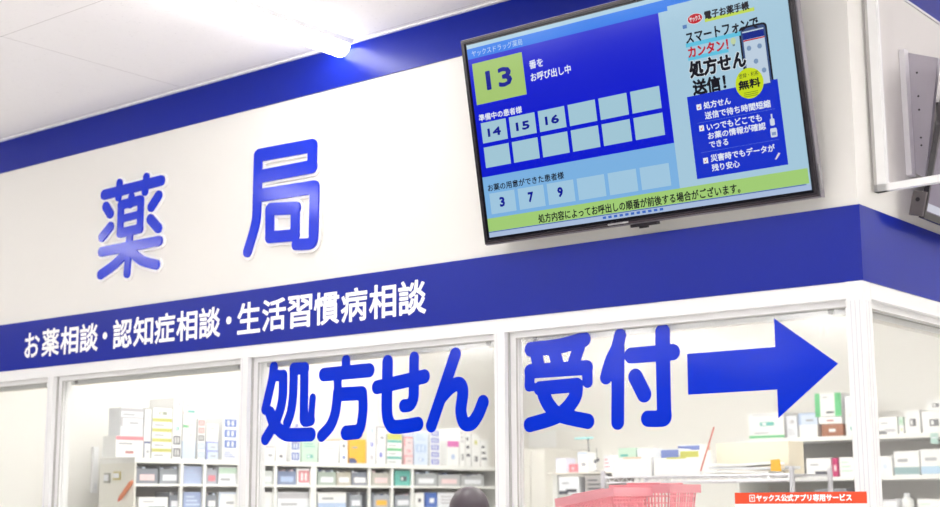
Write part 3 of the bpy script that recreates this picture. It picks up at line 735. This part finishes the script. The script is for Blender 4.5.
bin_(395, 411, 470, ZS2, TE, 'teal carton with a black mark under せ', 'label', DK, name='carton', cat='carton')
bin_(415, 437, 471, ZS2, paint(168, 172, 176), 'grey bin under the left of ん', c2=PW)
bin_(438, 460, 472, ZS2, paint(186, 188, 190), 'light grey storage bin under the right of ん', c2=PPINK)
bin_(461, 484, 473, ZS2, paint(178, 180, 184), 'grey bin last before the mullion', c2=PW)
Zr = ZS2-.135
bin_(139, 168, 497, Zr, WHITEB, 'white sheet box with two blue marks, second row left end', 'twin', NV, name='carton', cat='carton')
bin_(170, 180, 488, Zr, D1, 'dark bin behind the paper boxes, second row', c2=PW)
bin_(184, 203, 486, Zr, paint(160, 176, 216), 'blue file in the second row', 'lines', PBL, name='file_box', cat='file')
bin_(207, 217, 487, Zr, D1, 'dark framed bin with white card, second row', c2=WHITEB)
bin_(219, 238, 484, Zr, WHITEB, 'white carton in the second row at the left mullion', 'edge', PBL, name='carton', cat='carton')
bin_(257, 274, 490, Zr, WHITEB, 'white carton right of the mullion, second row', 'lines', PW, name='carton', cat='carton')
bin_(278, 310, 492, Zr, PW, 'wide white carton, second row under 処', 'top', GY_, name='carton', cat='carton')
bin_(318, 346, 491, Zr, WHITEB, 'wide white carton, second row under 方', 'bottom', LBU, name='carton', cat='carton')
bin_(350, 362, 490, Zr, D2, 'dark grey bin, second row under 方', c2=PW)
bin_(374, 389, 491, Zr, D3, 'grey bin with orange card, second row under せ', c2=OY)
bin_(395, 411, 492, Zr, D2, 'dark bin, second row under せ', c2=PW)
bin_(415, 424, 492, Zr, WHITEB, 'white carton, second row under ん', 'dot', DK, name='carton', cat='carton')
bin_(426, 437, 492, Zr, BU, 'blue carton, second row under ん', 'label', WHITEB, name='carton', cat='carton')
bin_(438, 462, 492, Zr, PW, 'white carton behind the dark head', 'lines', GY_, name='carton', cat='carton')
a = P(90, 493, 'x', IX+.002); b_ = P(97, 447, 'x', IX+.002)
m = MB(); m.box((0, 0, 0), (.02, b_.y-a.y, b_.z-a.z), WTEXT); m.box((.02, .01, .02), (.024, b_.y-a.y-.01, .05), PW)
o = m.build('wall_rail', loc=(IX+.001, a.y, a.z)); tag(o, 'narrow white vertical panel on the wall left of the long shelf unit', 'panel')
# clips and pen on the side panel
yp = ya-.001
def side_pt(px, py): return P(px, py, 'y', yp)
for (x0, x1, y0_, y1_, col, lab) in ((104.5, 110.5, 473, 483, paint(168, 168, 160), 'grey clip on the side of the long shelf unit'), (114, 121, 471.5, 480, paint(214, 200, 130), 'yellow clip on the side of the long shelf unit')):
    a = side_pt(x0, y1_); b_ = side_pt(x1, y0_)
    m = MB(); m.box((0, -.006, 0), (b_.x-a.x, 0, b_.z-a.z), col); m.box((.006, -.010, .010), (b_.x-a.x-.006, -.006, b_.z-a.z-.008), PW)
    o = m.build('wall_clip', loc=a); tag(o, lab, 'clip')
a = side_pt(120, 501); b_ = side_pt(134, 481); d = b_-a
m = MB(); c1_ = Vector((0, -.008, 0))
m.tube(c1_, c1_+d*.18, .004, OR, .011); m.tube(c1_+d*.18, c1_+d*.9, .011, mat('orange_plastic', (226, 130, 84), .4), .012); m.tube(c1_+d*.9, c1_+d, .012, MATS['orange_plastic'], .006)
o = m.build('letter_opener', loc=a-Vector((0, .0032, 0))); tag(o, 'orange slanted handle hanging on the side of the long shelf unit', 'tool')

# ------------------------------------------------------------------ shelf unit on the back wall (right)
YR = 4.0
x0r = P(735, 440, 'y', YR).x; x1r = -.18
sr = empty('shelf_unit', (x0r, YR, 0)); tag(sr, 'white shelf unit with cartons at the back, behind the corner post', 'shelf')
Lr = x1r-x0r; Dr = IY-YR-.004; ZR1 = 1.880; ZR2 = 1.640
part('side_panel', (0, 0, 0), (.015, Dr, ZR1-.02), SHELFW, sr); part('side_panel', (Lr-.015, 0, 0), (Lr, Dr, ZR1-.02), SHELFW, sr)
part('back_panel', (.015, Dr-.008, 0), (Lr-.015, Dr, ZR1-.02), SHELFB, sr)
part('top_board', (0, 0, ZR1-.026), (Lr, Dr, ZR1), SHELFW, sr)
for z in (ZR2, 1.40, 1.1, .8, .45, .1): part('shelf_board', (.015, .002, z-.022), (Lr-.015, Dr-.008, z), SHELFW, sr)
G3 = 'cartons on the back shelf unit'
def rs(px0, px1, ytop, layers, desc, zb=ZR1, depth=.26): stack(px0, px1, ytop, layers, desc, G3, face='-y', plane=YR+.012, zb=zb, depth=depth)
rs(748, 784, 413, [(1, WHITEB, 'bottom', GN), (1.4, WHITEB, 'label', TE), (.5, WHITEB, 'lines', GY_)], 'wide flat white-green carton under the arrow')
rs(786, 797, 416, [(1, PW, 'lines', GY_), (1, PW, 'label', GY_)], 'small grey carton right of the flat green ones')
rs(798, 817, 413, [(1, WHITEB, None), (1, PBL, 'edge', LBU)], 'pale blue edged carton left of the big green ended carton')
zb1 = ZR1
rs(821, 843, 424, [(1, BR, 'dot', WHITEB)], 'flat brown carton under the green ended carton', depth=.27)
zz = P(830, 424, 'y', YR+.012).z+.001
rs(818, 842, 417, [(1, WHITEB, 'dot', RB)], 'thin white carton on the brown carton', zb=zz)
zz = P(830, 417, 'y', YR+.012).z+.002
rs(814, 841, 393, [(1, WHITEB, 'ends', GN)], 'large white carton with green ends below the arrow head', zb=zz, depth=.2)
rs(844, 858, 396, [(1.2, WHITEB, 'dot', TE), (1, WHITEB, 'label', GY_), (1, PW, None)], 'small white carton against the corner post')
rs(877, 897, 417, [(1, WHITEB, 'twin', DK, GY_)], 'white carton with dark print right of the corner post')
rs(898, 903, 417, [(1, WHITEB, 'label', YE), (1, PGREEN, 'label', GN)], 'slim green marked carton right of the corner post')
rs(904, 920, 410, [(1, WHITEB, 'label', DK)], 'square white carton with grey mark, middle of the right pane')
rs(921, 945, 411, [(1, WHITEB, 'label', DK)], 'wide white carton with grey mark at the right edge')
zz = P(930, 411, 'y', YR+.012).z+.001
rs(926, 944, 399, [(1, WHITEB, 'label', DK)], 'white carton on top of the wide one at the right edge', zb=zz)
rs(806, 831, 458, [(1, WHITEB, 'twin', WHITEB, DK)], 'white carton left of the magenta one', zb=ZR2)
rs(832, 838, 458, [(1, MG, 'label', PPINK)], 'magenta upright carton left of the corner post', zb=ZR2)
rs(839, 856, 457, [(1, WHITEB, 'lines', PGREEN)], 'white carton between the magenta one and the post', zb=ZR2)
rs(877, 892, 456, [(1, WHITEB, 'dot', PBL)], 'white carton with small print right of the post, lower board', zb=ZR2)
rs(893, 919, 451, [(1, WHITEB, 'bottom', paint(130, 170, 176))], 'white carton with teal-grey foot, lower board right', zb=ZR2)
rs(920, 950, 449, [(1, WHITEB, 'bottom', paint(180, 214, 240))], 'white carton with pale blue band at the right edge', zb=ZR2)
rs(745, 764, 462, [(1, PW, 'lines', GY_)], 'pale carton behind the wire rack, lower board', zb=ZR2)
rs(815, 847, 489, [(1, paint(150, 152, 160), 'lines', DK)], 'grey tray below the lower board', zb=1.40)
rs(880, 897, 499, [(1, PW, 'edge', GY_)], 'pale carton on the lowest board right of the post', zb=1.40)
rs(917, 942, 499, [(1, WHITEB, 'lines', PGREEN)], 'white carton on the lowest board at the right edge', zb=1.40)
# bottle
c_ = P(907, 493, 'y', YR+.08); Hb = c_.z-1.40
def lathe(mb, prof, m, K=20, cx=0, cy=0):
    vs = [(cx+r*math.cos(2*math.pi*k/K), cy+r*math.sin(2*math.pi*k/K), z) for r, z in prof for k in range(K)]
    fs = [(i*K+k, i*K+(k+1) % K, (i+1)*K+(k+1) % K, (i+1)*K+k) for i in range(len(prof)-1) for k in range(K)]
    fs += [tuple(range(K-1, -1, -1)), tuple((len(prof)-1)*K+k for k in range(K))]
    mb.mesh(vs, fs, m)
e = empty('plastic_bottle', (c_.x, YR+.08, 1.4006)); tag(e, 'white plastic bottle on the lowest board, right pane', 'bottle')
m = MB(); lathe(m, [(.034, 0), (.036, .004), (.036, Hb*.66), (.030, Hb*.76), (.016, Hb*.82), (.015, Hb*.86)], WHITEB); m.build('body', e, smooth=True)
m = MB(); lathe(m, [(.018, Hb*.861), (.018, Hb*.98), (.015, Hb)], PW); m.build('cap', e)
# teal tag hanging from the top board
a = P(934, 436, 'y', YR-.004)
m = MB(); m.box((-.022, 0, -.06), (.022, .001, 0), paint(176, 214, 206)); m.box((-.016, -.0006, -.03), (.016, 0, -.022), PW)
o = m.build('shelf_tag', loc=(a.x, YR-.0015, ZR1-.004)); tag(o, 'pale teal tag hanging from the upper board at the right edge', 'tag')

# ------------------------------------------------------------------ wire rack in the middle
YM = 2.0
xa, xc = P(603, 476, 'y', YM).x, P(792, 476, 'y', YM).x; ZM = P(700, 475, 'y', YM).z
wr = empty('wire_rack', (xa, YM, 0)); tag(wr, 'chrome wire rack in the middle behind the pane with the arrow', 'rack')
CH = mat('chrome_wire', (226, 224, 232), .3, metal=.4)
Wm = xc-xa; Dm = .40
for z in (ZM, 1.30, .85, .40):
    m = MB()
    for y in (0, Dm):
        m.tube((0, y, z-.004), (Wm, y, z-.004), .004, CH, seg=8); m.tube((0, y, z-.030), (Wm, y, z-.030), .003, CH, seg=8)
        n = int(Wm/.05)
        for k in range(n): m.tube((k*Wm/n, y, z-.030), ((k+.5)*Wm/n, y, z-.004), .002, CH, seg=6); m.tube(((k+.5)*Wm/n, y, z-.004), ((k+1)*Wm/n, y, z-.030), .002, CH, seg=6)
    for k in range(int(Wm/.025)): m.tube((.01+k*.025, 0, z-.002), (.01+k*.025, Dm, z-.002), .0018, CH, seg=6)
    m.build('wire_shelf', wr)
for x in (0, Wm):
    for y in (0, Dm):
        m = MB(); m.tube((x, y, 0), (x, y, ZM+.03), .012, CH); m.build('post', wr)
G4 = 'things on the wire rack'
def mb_box(name, label, cat, px0, px1, y0_, y1_, base, style=None, col=None, plane=YM+.02, depth=.25, zb=None, c2=None, group=G4):
    a = P(px0, y1_, 'y', plane); b_ = P(px1, y0_, 'y', plane); z = a.z if zb is None else zb
    return med_box(name, label, cat, group, (a.x, plane, z), b_.x-a.x, depth, b_.z-z, '-y', base, style, col, c2)
ZK = ZM+.0015
# open trays (cartons without a lid)
def open_tray(px0, px1, ytop, label, base, rim):
    a = P(px0, 470, 'y', YM+.01); b_ = P(px1, ytop, 'y', YM+.01); W = b_.x-a.x; H = b_.z-ZK; D = .34; t_ = .004
    e = empty('open_carton', (a.x, YM+.01, ZK)); tag(e, label, 'carton', G4)
    m = MB(); m.box((0, 0, 0), (W, D, t_), base); m.box((0, 0, t_), (W, t_, H), base); m.box((0, D-t_, t_), (W, D, H), base); m.box((0, t_, t_), (t_, D-t_, H), base); m.box((W-t_, t_, t_), (W, D-t_, H), base)
    m.build('body', e); m = MB(); m.box((W*.3, -.001, H-.006), (W*.75, .006, H+.002), rim); m.build('rim', e)
    return a.x, W, H, D
t1 = open_tray(612, 651, 457, 'white open carton on the left of the wire rack', WHITEB, paint(238, 206, 180))
t2_ = open_tray(654, 697, 457, 'white open carton on the wire rack, right of the first', WHITEB, YE)
def in_tray(t, u0_, u1_, h, base, style, col, label, dy=.05, dd=.12):
    ax, W, H, D = t
    med_box('medicine_box', label, 'box', G4, (ax+.008+u0_*(W-.016), YM+.01+dy, ZK+.005), (u1_-u0_)*(W-.016), dd, h, '-y', base, style, col)
in_tray(t1, 0, .48, .135, PGREEN, 'lines', TE, 'pale green box standing in the left open carton')
in_tray(t1, .52, .98, .130, PW, 'label', BU, 'white box with blue mark in the left open carton')
in_tray(t2_, .02, .45, .125, PW, 'top', paint(120, 136, 196), 'white box with blue top in the right open carton')
in_tray(t2_, .5, .95, .115, WHITEB, 'top', YE, 'white box with yellow top in the right open carton')
in_tray(t2_, .05, .6, .150, WHITEB, 'top', paint(120, 136, 196), 'tall white box with blue top at the back of the right open carton', dy=.2, dd=.1)
a = P(716, 470, 'y', YM+.16); 
m0 = mb_box('carton', 'long cream carton behind the papers on the wire rack', 'carton', 717, 788, 441, 470, CREAM, None, plane=YM+.20, depth=.16, zb=ZK)
# papers piled in front of the cream carton
def sheet(name, label, px0, px1, yy, th, col, rz, k, dy=.02):
    a = P(px0, yy, 'y', YM+dy); b_ = P(px1, yy, 'y', YM+dy); W = b_.x-a.x
    m = MB(); n = 8; D = .15
    vs = []
    for s in (0, th):
        for i in range(n+1):
            u = i/n; zz = s+.004*math.sin(u*5+k)+.004
            vs += [(u*W-W/2, -D/2, zz), (u*W-W/2, D/2, zz)]
    fs = []
    o2 = 2*(n+1)
    for i in range(n):
        q = 2*i; fs += [(q, q+1, q+3, q+2), (o2+q, o2+q+2, o2+q+3, o2+q+1), (q, q+2, o2+q+2, o2+q), (q+1, o2+q+1, o2+q+3, q+3)]
    fs += [(0, o2, o2+1, 1), (2*n, 2*n+1, o2+2*n+1, o2+2*n)]
    m.mesh(vs, fs, col); o = m.build(name, loc=(a.x+W/2, YM+dy+D/2, ZK+k*.013)); o.rotation_euler.z = rz
    tag(o, label, 'paper', 'papers on the wire rack')
sheet('paper_pile', 'lowest pile of white papers before the cream carton', 704, 768, 470, .012, WHITEB, .02, 0)
sheet('paper_pile', 'middle pile of white papers before the cream carton', 708, 786, 466, .012, PW, -.03, 1.35)
sheet('paper_pile', 'top pile of white papers before the cream carton', 712, 770, 462, .012, WHITEB, .03, 2.7)
a = P(771, 471, 'y', YM-.005); b_ = P(781, 459, 'y', YM-.005)
m = MB(); m.mesh([(0, 0, 0), (b_.x-a.x, 0, -.003), (b_.x-a.x-.004, -.004, (b_.z-a.z)), (.002, -.003, (b_.z-a.z)*.95), (0, .0012, 0), (b_.x-a.x, .0012, -.003), (b_.x-a.x-.004, -.0028, (b_.z-a.z)), (.002, -.0018, (b_.z-a.z)*.95)],
       [(0, 1, 2, 3), (7, 6, 5, 4), (0, 4, 5, 1), (1, 5, 6, 2), (2, 6, 7, 3), (3, 7, 4, 0)], OY)
o = m.build('sticky_note', loc=(a.x, YM-.006, a.z)); tag(o, 'orange-yellow sticky note on the front of the wire rack', 'note')
# red rod leaning
a = P(699.5, 466, 'y', YM+.012); b_ = P(714, 427, 'y', YM+.012)
a = Vector((a.x, YM+.012, ZK+.0045)); m = MB(); d = b_-a
m.tube((0, 0, 0), d, .004, paint(214, 120, 110)); m.tube(d*-.0, d*.06, .0055, PW)
o = m.build('red_rod', loc=a); tag(o, 'thin red rod leaning across the wire rack', 'rod')
# leaning brown-ish card triangle behind it
a = P(712, 441, 'y', YM+.15)
m = MB(); W = .10; H = a.z-ZK
m.mesh([(0, 0, 0), (W*.35, 0, 0), (W*.28, 0, H), (0, .006, 0), (W*.35, .006, 0), (W*.28, .006, H)], [(0, 1, 2), (5, 4, 3), (0, 3, 4, 1), (1, 4, 5, 2), (2, 5, 3, 0)], paint(206, 184, 170))
o = m.build('card', loc=(P(704, 441, 'y', YM+.18).x, YM+.18, ZK)); tag(o, 'brownish card standing at the left end of the cream carton', 'card')
# small dark holder and hanging clips at the back, left of the rack
YB = 2.9
tb = empty('work_table', (0, 0, 0)); xa2, xc2 = P(548, 480, 'y', YB).x, P(640, 480, 'y', YB).x
ZTb = P(575, 472, 'y', YB).z
tb.location = (xa2, YB, 0); tag(tb, 'pale work stand with a thin top left of the wire rack', 'table')
Wt = xc2-xa2
part('table_top', (0, 0, ZTb-.012), (Wt, .4, ZTb), mat('pale_top', (232, 228, 220), .4), tb)
for x in (.02, Wt-.05):
    for y in (.02, .35): part('leg', (x, y, 0), (x+.03, y+.03, ZTb-.012), SHELFW, tb)
part('under_shelf', (.05, .02, ZTb-.14), (Wt-.05, .38, ZTb-.13), SHELFW, tb)
G5 = 'small things on the pale work stand'
mb_box('note_card', 'small pink card on the pale work stand', 'card', 569, 577, 464, 471, PK, 'dot', PPINK, plane=YB+.03, depth=.01, zb=ZTb+.0005, group=G5)
mb_box('carton', 'tall white carton on the pale work stand', 'carton', 578, 587, 452, 471, WHITEB, 'edge', PBL, plane=YB+.05, depth=.1, zb=ZTb+.0005, group=G5)
mb_box('carton', 'white carton at the right end of the pale work stand', 'carton', 604, 611, 455, 471, PW, 'lines', PK, plane=YB+.05, depth=.1, zb=ZTb+.0005, group=G5)
mb_box('carton', 'pale violet carton on the left of the pale work stand', 'carton', 556, 566, 458, 471, paint(232, 232, 248), 'lines', PBL, plane=YB+.05, depth=.1, zb=ZTb+.0005, group=G5)
# thermometer rods in a stand with cyan ring lamp
ce = P(590, 471, 'y', YB+.26)
e = empty('ring_lamp', (ce.x, YB+.26, ZTb)); tag(e, 'desk lamp with a pale cyan oval head on the pale work stand', 'lamp')
tp = P(588, 438, 'y', YB+.26); hl = tp.z-ZTb
m = MB(); lathe(m, [(.035, 0), (.035, .008), (.008, .012)], GREYP); m.build('base', e)
m = MB(); m.tube((0, 0, .01), (tp.x-ce.x, 0, hl), .003, DK); m.build('stem', e)
m = MB(); K = 28; rx = .055; 
for k in range(K):
    t0, t1_ = 2*math.pi*k/K, 2*math.pi*(k+1)/K
    m.tube((tp.x-ce.x-.03+rx*math.cos(t0), .05*math.sin(t0), hl+.004*math.sin(t0)), (tp.x-ce.x-.03+rx*math.cos(t1_), .05*math.sin(t1_), hl+.004*math.sin(t1_)), .005, paint(160, 222, 226), seg=8)
m.build('lamp_head', e)
m = MB(); m.tube((tp.x-ce.x, 0, hl-.014), (tp.x-ce.x, 0, hl+.006), .007, DK); m.build('joint', e)
e = empty('utensil_stand', (P(597, 471, 'y', YB+.06).x, YB+.06, ZTb)); tag(e, 'thin dark rod stand with two round weights, right of the lamp', 'stand')
h_ = P(597, 448, 'y', YB+.06).z-ZTb
m = MB(); lathe(m, [(.02, 0), (.02, .006), (.004, .008)], GREYP); m.build('base', e)
m = MB(); m.tube((0, 0, .006), (0, 0, h_), .0018, DK); m.build('rod', e)
m = MB(); m.tube((-.012, 0, h_*.36), (-.012, 0, h_*.5), .006, DK); m.tube((.010, 0, h_*.42), (.010, 0, h_*.58), .006, DK); m.tube((-.012, 0, h_*.5), (.010, 0, h_*.52), .0015, DK); m.build('weights', e)
# dark drawer box under the rods
a = P(585, 483, 'y', YB-.002); b_ = P(607, 475, 'y', YB-.002)
o = med_box('drawer_box', 'dark grey drawer under the top of the pale work stand', 'drawer', None, (a.x, YB+.001, ZTb-.128), b_.x-a.x, .3, .108, '-y', paint(180, 176, 176), 'lines', DK)
o = med_box('drawer_box', 'pale drawer with black clip at the left of the pale work stand', 'drawer', None, (P(556, 480, 'y', YB).x+.02, YB+.001, ZTb-.128), .14, .3, .10, '-y', PW, 'twin', DK, DK)
# white noticeboard sheet and pilaster on the back wall
a = P(529, 448, 'y', IY-.002); b_ = P(556, 430, 'y', IY-.002)
m = MB(); m.box((0, 0, 0), (b_.x-a.x, .0015, b_.z-a.z), mat('paper_white', (253, 253, 253), .6)); o = m.build('notice_sheet', loc=(a.x, IY-.0016, a.z)); tag(o, 'blank white sheet pinned to the back wall right of the mullion', 'paper')
a = P(560, 500, 'y', 4.2).x
e = empty('tall_cabinet', (P(516, 500, 'y', 3.9).x, 3.9, 0)); tag(e, 'tall cream cabinet at the back, right of the second mullion', 'cabinet')
Wc = P(546, 500, 'y', 3.9).x-P(516, 500, 'y', 3.9).x; Hc = P(530, 449, 'y', 3.9).z
CC = mat('cream_cabinet', (247, 244, 238), .5)
part('body', (0, .02, 0), (Wc, .5, Hc), CC, e)
for k in range(2):
    dd = MB(); dd.box((k*Wc/2+.003, 0, .05), ((k+1)*Wc/2-.003, .019, Hc-.01), CC); dob = dd.build('door', e)
    hh = MB(); hh.box((Wc/2-.03+k*.05, -.012, 1.0), (Wc/2-.02+k*.05, 0, 1.15), GREYP); hh.build('handle', dob)

# ------------------------------------------------------------------ pink-red baskets by the glass
BK_ = mat('pink_red_plastic', (255, 172, 182), .35)
YC0 = .32
lc = empty('low_cabinet', (-1.92, .16, 0)); tag(lc, 'white counter cabinet just behind the glass under the red baskets', 'cabinet')
ZCt = 1.440
part('counter_top', (0, 0, ZCt-.02), (1.55, .62, ZCt), SHELFW, lc); part('body', (.01, .01, .0), (1.54, .61, ZCt-.02), SHELFW, lc)
for k in range(3):
    d_ = part('door', (.02+.507*k, -.008, .08), (.51+.507*k, .009, ZCt-.03), FRAME, lc); part('handle', (.45+.507*k, -.02, .9), (.46+.507*k, -.008, 1.0), GREYP, d_)
def basket(org, rz, W, D, H, label, tl=0):
    e = empty('shopping_basket', org); e.rotation_euler = (0, tl, rz); tag(e, label, 'basket', 'red plastic baskets behind the glass')
    m = MB(); s_ = .88   # base narrower than the rim
    def pt(u, v, z):   # u, v in -1..1 ; taper with height
        k = s_+(1-s_)*z/H; return (u*W/2*k, v*D/2*k, z)
    t_ = .0025
    m.box((-W/2*s_, -D/2*s_, 0), (W/2*s_, D/2*s_, .004), BK_); m.build('floor_plate', e)
    m = MB()
    for sgn in (-1, 1):
        n = 16
        for k in range(n+1):
            u = -1+2*k/n; m.tube(pt(u, sgn, 0), pt(u, sgn, H-.02), .003, BK_, seg=6)
        for z in (.25*H, .45*H, .65*H): m.tube(pt(-1, sgn, z), pt(1, sgn, z), .0028, BK_, seg=6)
        n = 11
        for k in range(n+1):
            v = -1+2*k/n; m.tube(pt(sgn, v, 0), pt(sgn, v, H-.02), .003, BK_, seg=6)
        for z in (.25*H, .45*H, .65*H): m.tube(pt(sgn, -1, z), pt(sgn, 1, z), .0028, BK_, seg=6)
    m.build('lattice_side', e)
    m = MB(); o_ = .012
    m.box((-W/2-o_, -D/2-o_, H-.03), (W/2+o_, -D/2+.002, H), BK_); m.box((-W/2-o_, D/2-.002, H-.03), (W/2+o_, D/2+o_, H), BK_)
    m.box((-W/2-o_, -D/2+.002, H-.03), (-W/2+.002, D/2-.002, H), BK_); m.box((W/2-.002, -D/2+.002, H-.03), (W/2+o_, D/2-.002, H), BK_)
    m.build('rim', e)
    for sgn in (-1, 1):
        m = MB(); m.tube((-W*.3, sgn*(D/2-.02), H+.003), (W*.3, sgn*(D/2-.02), H+.003), .004, mat('pink_handle', (240, 150, 160), .4), seg=8); m.build('handle', e)
    return e
za = P(650, 485, 'y', .60).z
basket((P(652, 485, 'y', .60).x, .62, ZCt+.001), .0, .24, .20, za-ZCt, 'pink-red lattice basket at the back, right one of the two behind the glass')
basket((P(606, 500, 'y', .36).x, .36, ZCt+.026), .06, .22, .26, max(.06, P(590, 492, 'y', .36).z-ZCt-.03), 'pink-red lattice basket in front, left one close to the glass', tl=-.16)

# ------------------------------------------------------------------ person behind the glass (only the crown shows)
hp = P(471, 486, 'y', 1.10); 
px_, pz_ = hp.x, hp.z
SK = mat('skin', (226, 190, 170), .5); COAT = mat('white_coat', (244, 244, 246), .7, bump=.2, nscale=20); HAIR = mat('dark_hair', (70, 58, 70), .4, noise=.25, nscale=60, bump=.4); TROU = mat('navy_trousers', (50, 54, 76), .7)
pe = empty('person', (px_, 1.10, 0)); tag(pe, 'person in a white coat behind the glass, only the dark crown of the head showing', 'person')
Hh = pz_
def skin_obj(name, verts, edges, radii, m, parent, sub=2):
    me = bpy.data.meshes.new(name); me.from_pydata(verts, edges, []); me.update(); me.materials.append(m)
    o = bpy.data.objects.new(name, me); C.objects.link(o); o.parent = parent
    md = o.modifiers.new('skin', 'SKIN'); md.use_smooth_shade = True
    if not me.skin_vertices: pass
    for i, r in enumerate(radii): me.skin_vertices[0].data[i].radius = (r if isinstance(r, tuple) else (r, r)); me.skin_vertices[0].data[i].use_root = (i == 0)
    s_ = o.modifiers.new('sub', 'SUBSURF'); s_.levels = sub; s_.render_levels = sub
    return o
k = Hh/1.66
V = [(0, 0, .88), (0, 0, 1.05), (0, 0, 1.25), (0, .01, 1.36), (0, .01, 1.43), (0, 0, 1.50), (0, -.005, 1.58)]
Rr = [(.15, .11), (.13, .10), (.16, .11), (.10, .08), .05, (.075, .09), (.065, .08)]
Ed = [(0, 1), (1, 2), (2, 3), (3, 4), (4, 5), (5, 6)]
for s_ in (-1, 1):
    n = len(V); V += [(s_*.09, 0, .80), (s_*.10, .0, .46), (s_*.10, 0, .08), (s_*.10, .11, .03)]; Rr += [.085, .058, .038, (.035, .025)]
    Ed += [(0, n), (n, n+1), (n+1, n+2), (n+2, n+3)]
    n = len(V); V += [(s_*.18, 0, 1.34), (s_*.23, .02, 1.08), (s_*.20, .18, .98), (s_*.19, .25, .97)]; Rr += [.055, .042, .028, (.026, .018)]
    Ed += [(3, n), (n, n+1), (n+1, n+2), (n+2, n+3)]
    for q, (dx, dy, dz) in enumerate(((-.028, .07, .0), (-.010, .085, .0), (.010, .080, .0), (.028, .062, -.002), (-.045*s_, .03, .01))):
        m0_ = len(V); b0 = (s_*.19, .25, .97)
        V += [(b0[0]+dx*.9, b0[1]+dy*.5, b0[2]+dz), (b0[0]+dx, b0[1]+dy, b0[2]+dz-.012)]; Rr += [.009, .007]; Ed += [(n+3, m0_), (m0_, m0_+1)]
body = skin_obj('body', [(x*k, y*k, z*k) for x, y, z in V], Ed, Rr, SK, pe)
# coat: sleeves and trunk over the body
V2 = [(0, 0, .62), (0, 0, .88), (0, 0, 1.08), (0, 0, 1.26), (0, .01, 1.37)]; R2_ = [(.20, .15), (.175, .13), (.155, .12), (.18, .125), (.10, .085)]; E2 = [(0, 1), (1, 2), (2, 3), (3, 4)]
for s_ in (-1, 1):
    n = len(V2); V2 += [(s_*.18, 0, 1.345), (s_*.235, .02, 1.08), (s_*.205, .17, .985)]; R2_ += [.068, .055, .042]; E2 += [(4, n), (n, n+1), (n+1, n+2)]
skin_obj('coat', [(x*k, y*k, z*k) for x, y, z in V2], E2, R2_, COAT, pe)
V3 = [(0, 0, .86), (-.09, 0, .80), (-.10, 0, .12), (.09, 0, .80), (.10, 0, .12)]
skin_obj('trousers', [(x*k, y*k, z*k) for x, y, z in V3], [(0, 1), (1, 2), (0, 3), (3, 4)], [(.15, .11), .10, .065, .10, .065], TROU, pe)
# hair: cap over the skull
bm = bmesh.new(); bmesh.ops.create_uvsphere(bm, u_segments=32, v_segments=20, radius=1)
for v in bm.verts:
    c0 = v.co.copy(); wv = 1+.015*math.sin(14*math.atan2(c0.y, c0.x)+3*c0.z)
    v.co = Vector((c0.x*.088*wv, c0.y*.105*wv-.012, c0.z*.115))
kill = [v for v in bm.verts if (v.co.z < -.06) or (v.co.y > .055 and v.co.z < .045)]
bmesh.ops.delete(bm, geom=kill, context='VERTS')
me = bpy.data.meshes.new('hair'); bm.to_mesh(me); bm.free(); me.materials.append(HAIR)
for p_ in me.polygons: p_.use_smooth = True
ho = bpy.data.objects.new('hair', me); C.objects.link(ho); ho.parent = pe; ho.location = (0, 0, Hh-.115)
sd = ho.modifiers.new('solid', 'SOLIDIFY'); sd.thickness = .006

# ------------------------------------------------------------------ world and view
w_ = bpy.data.worlds.new('world'); scene.world = w_; w_.use_nodes = True
bg = w_.node_tree.nodes['Background']; bg.inputs[0].default_value = lin((250, 248, 250)); bg.inputs[1].default_value = 1.0
scene.view_settings.view_transform = 'Standard'; scene.view_settings.look = 'None'; scene.view_settings.gamma = 1
scene.view_settings.exposure = 0.8; scene.view_settings.use_curve_mapping = False
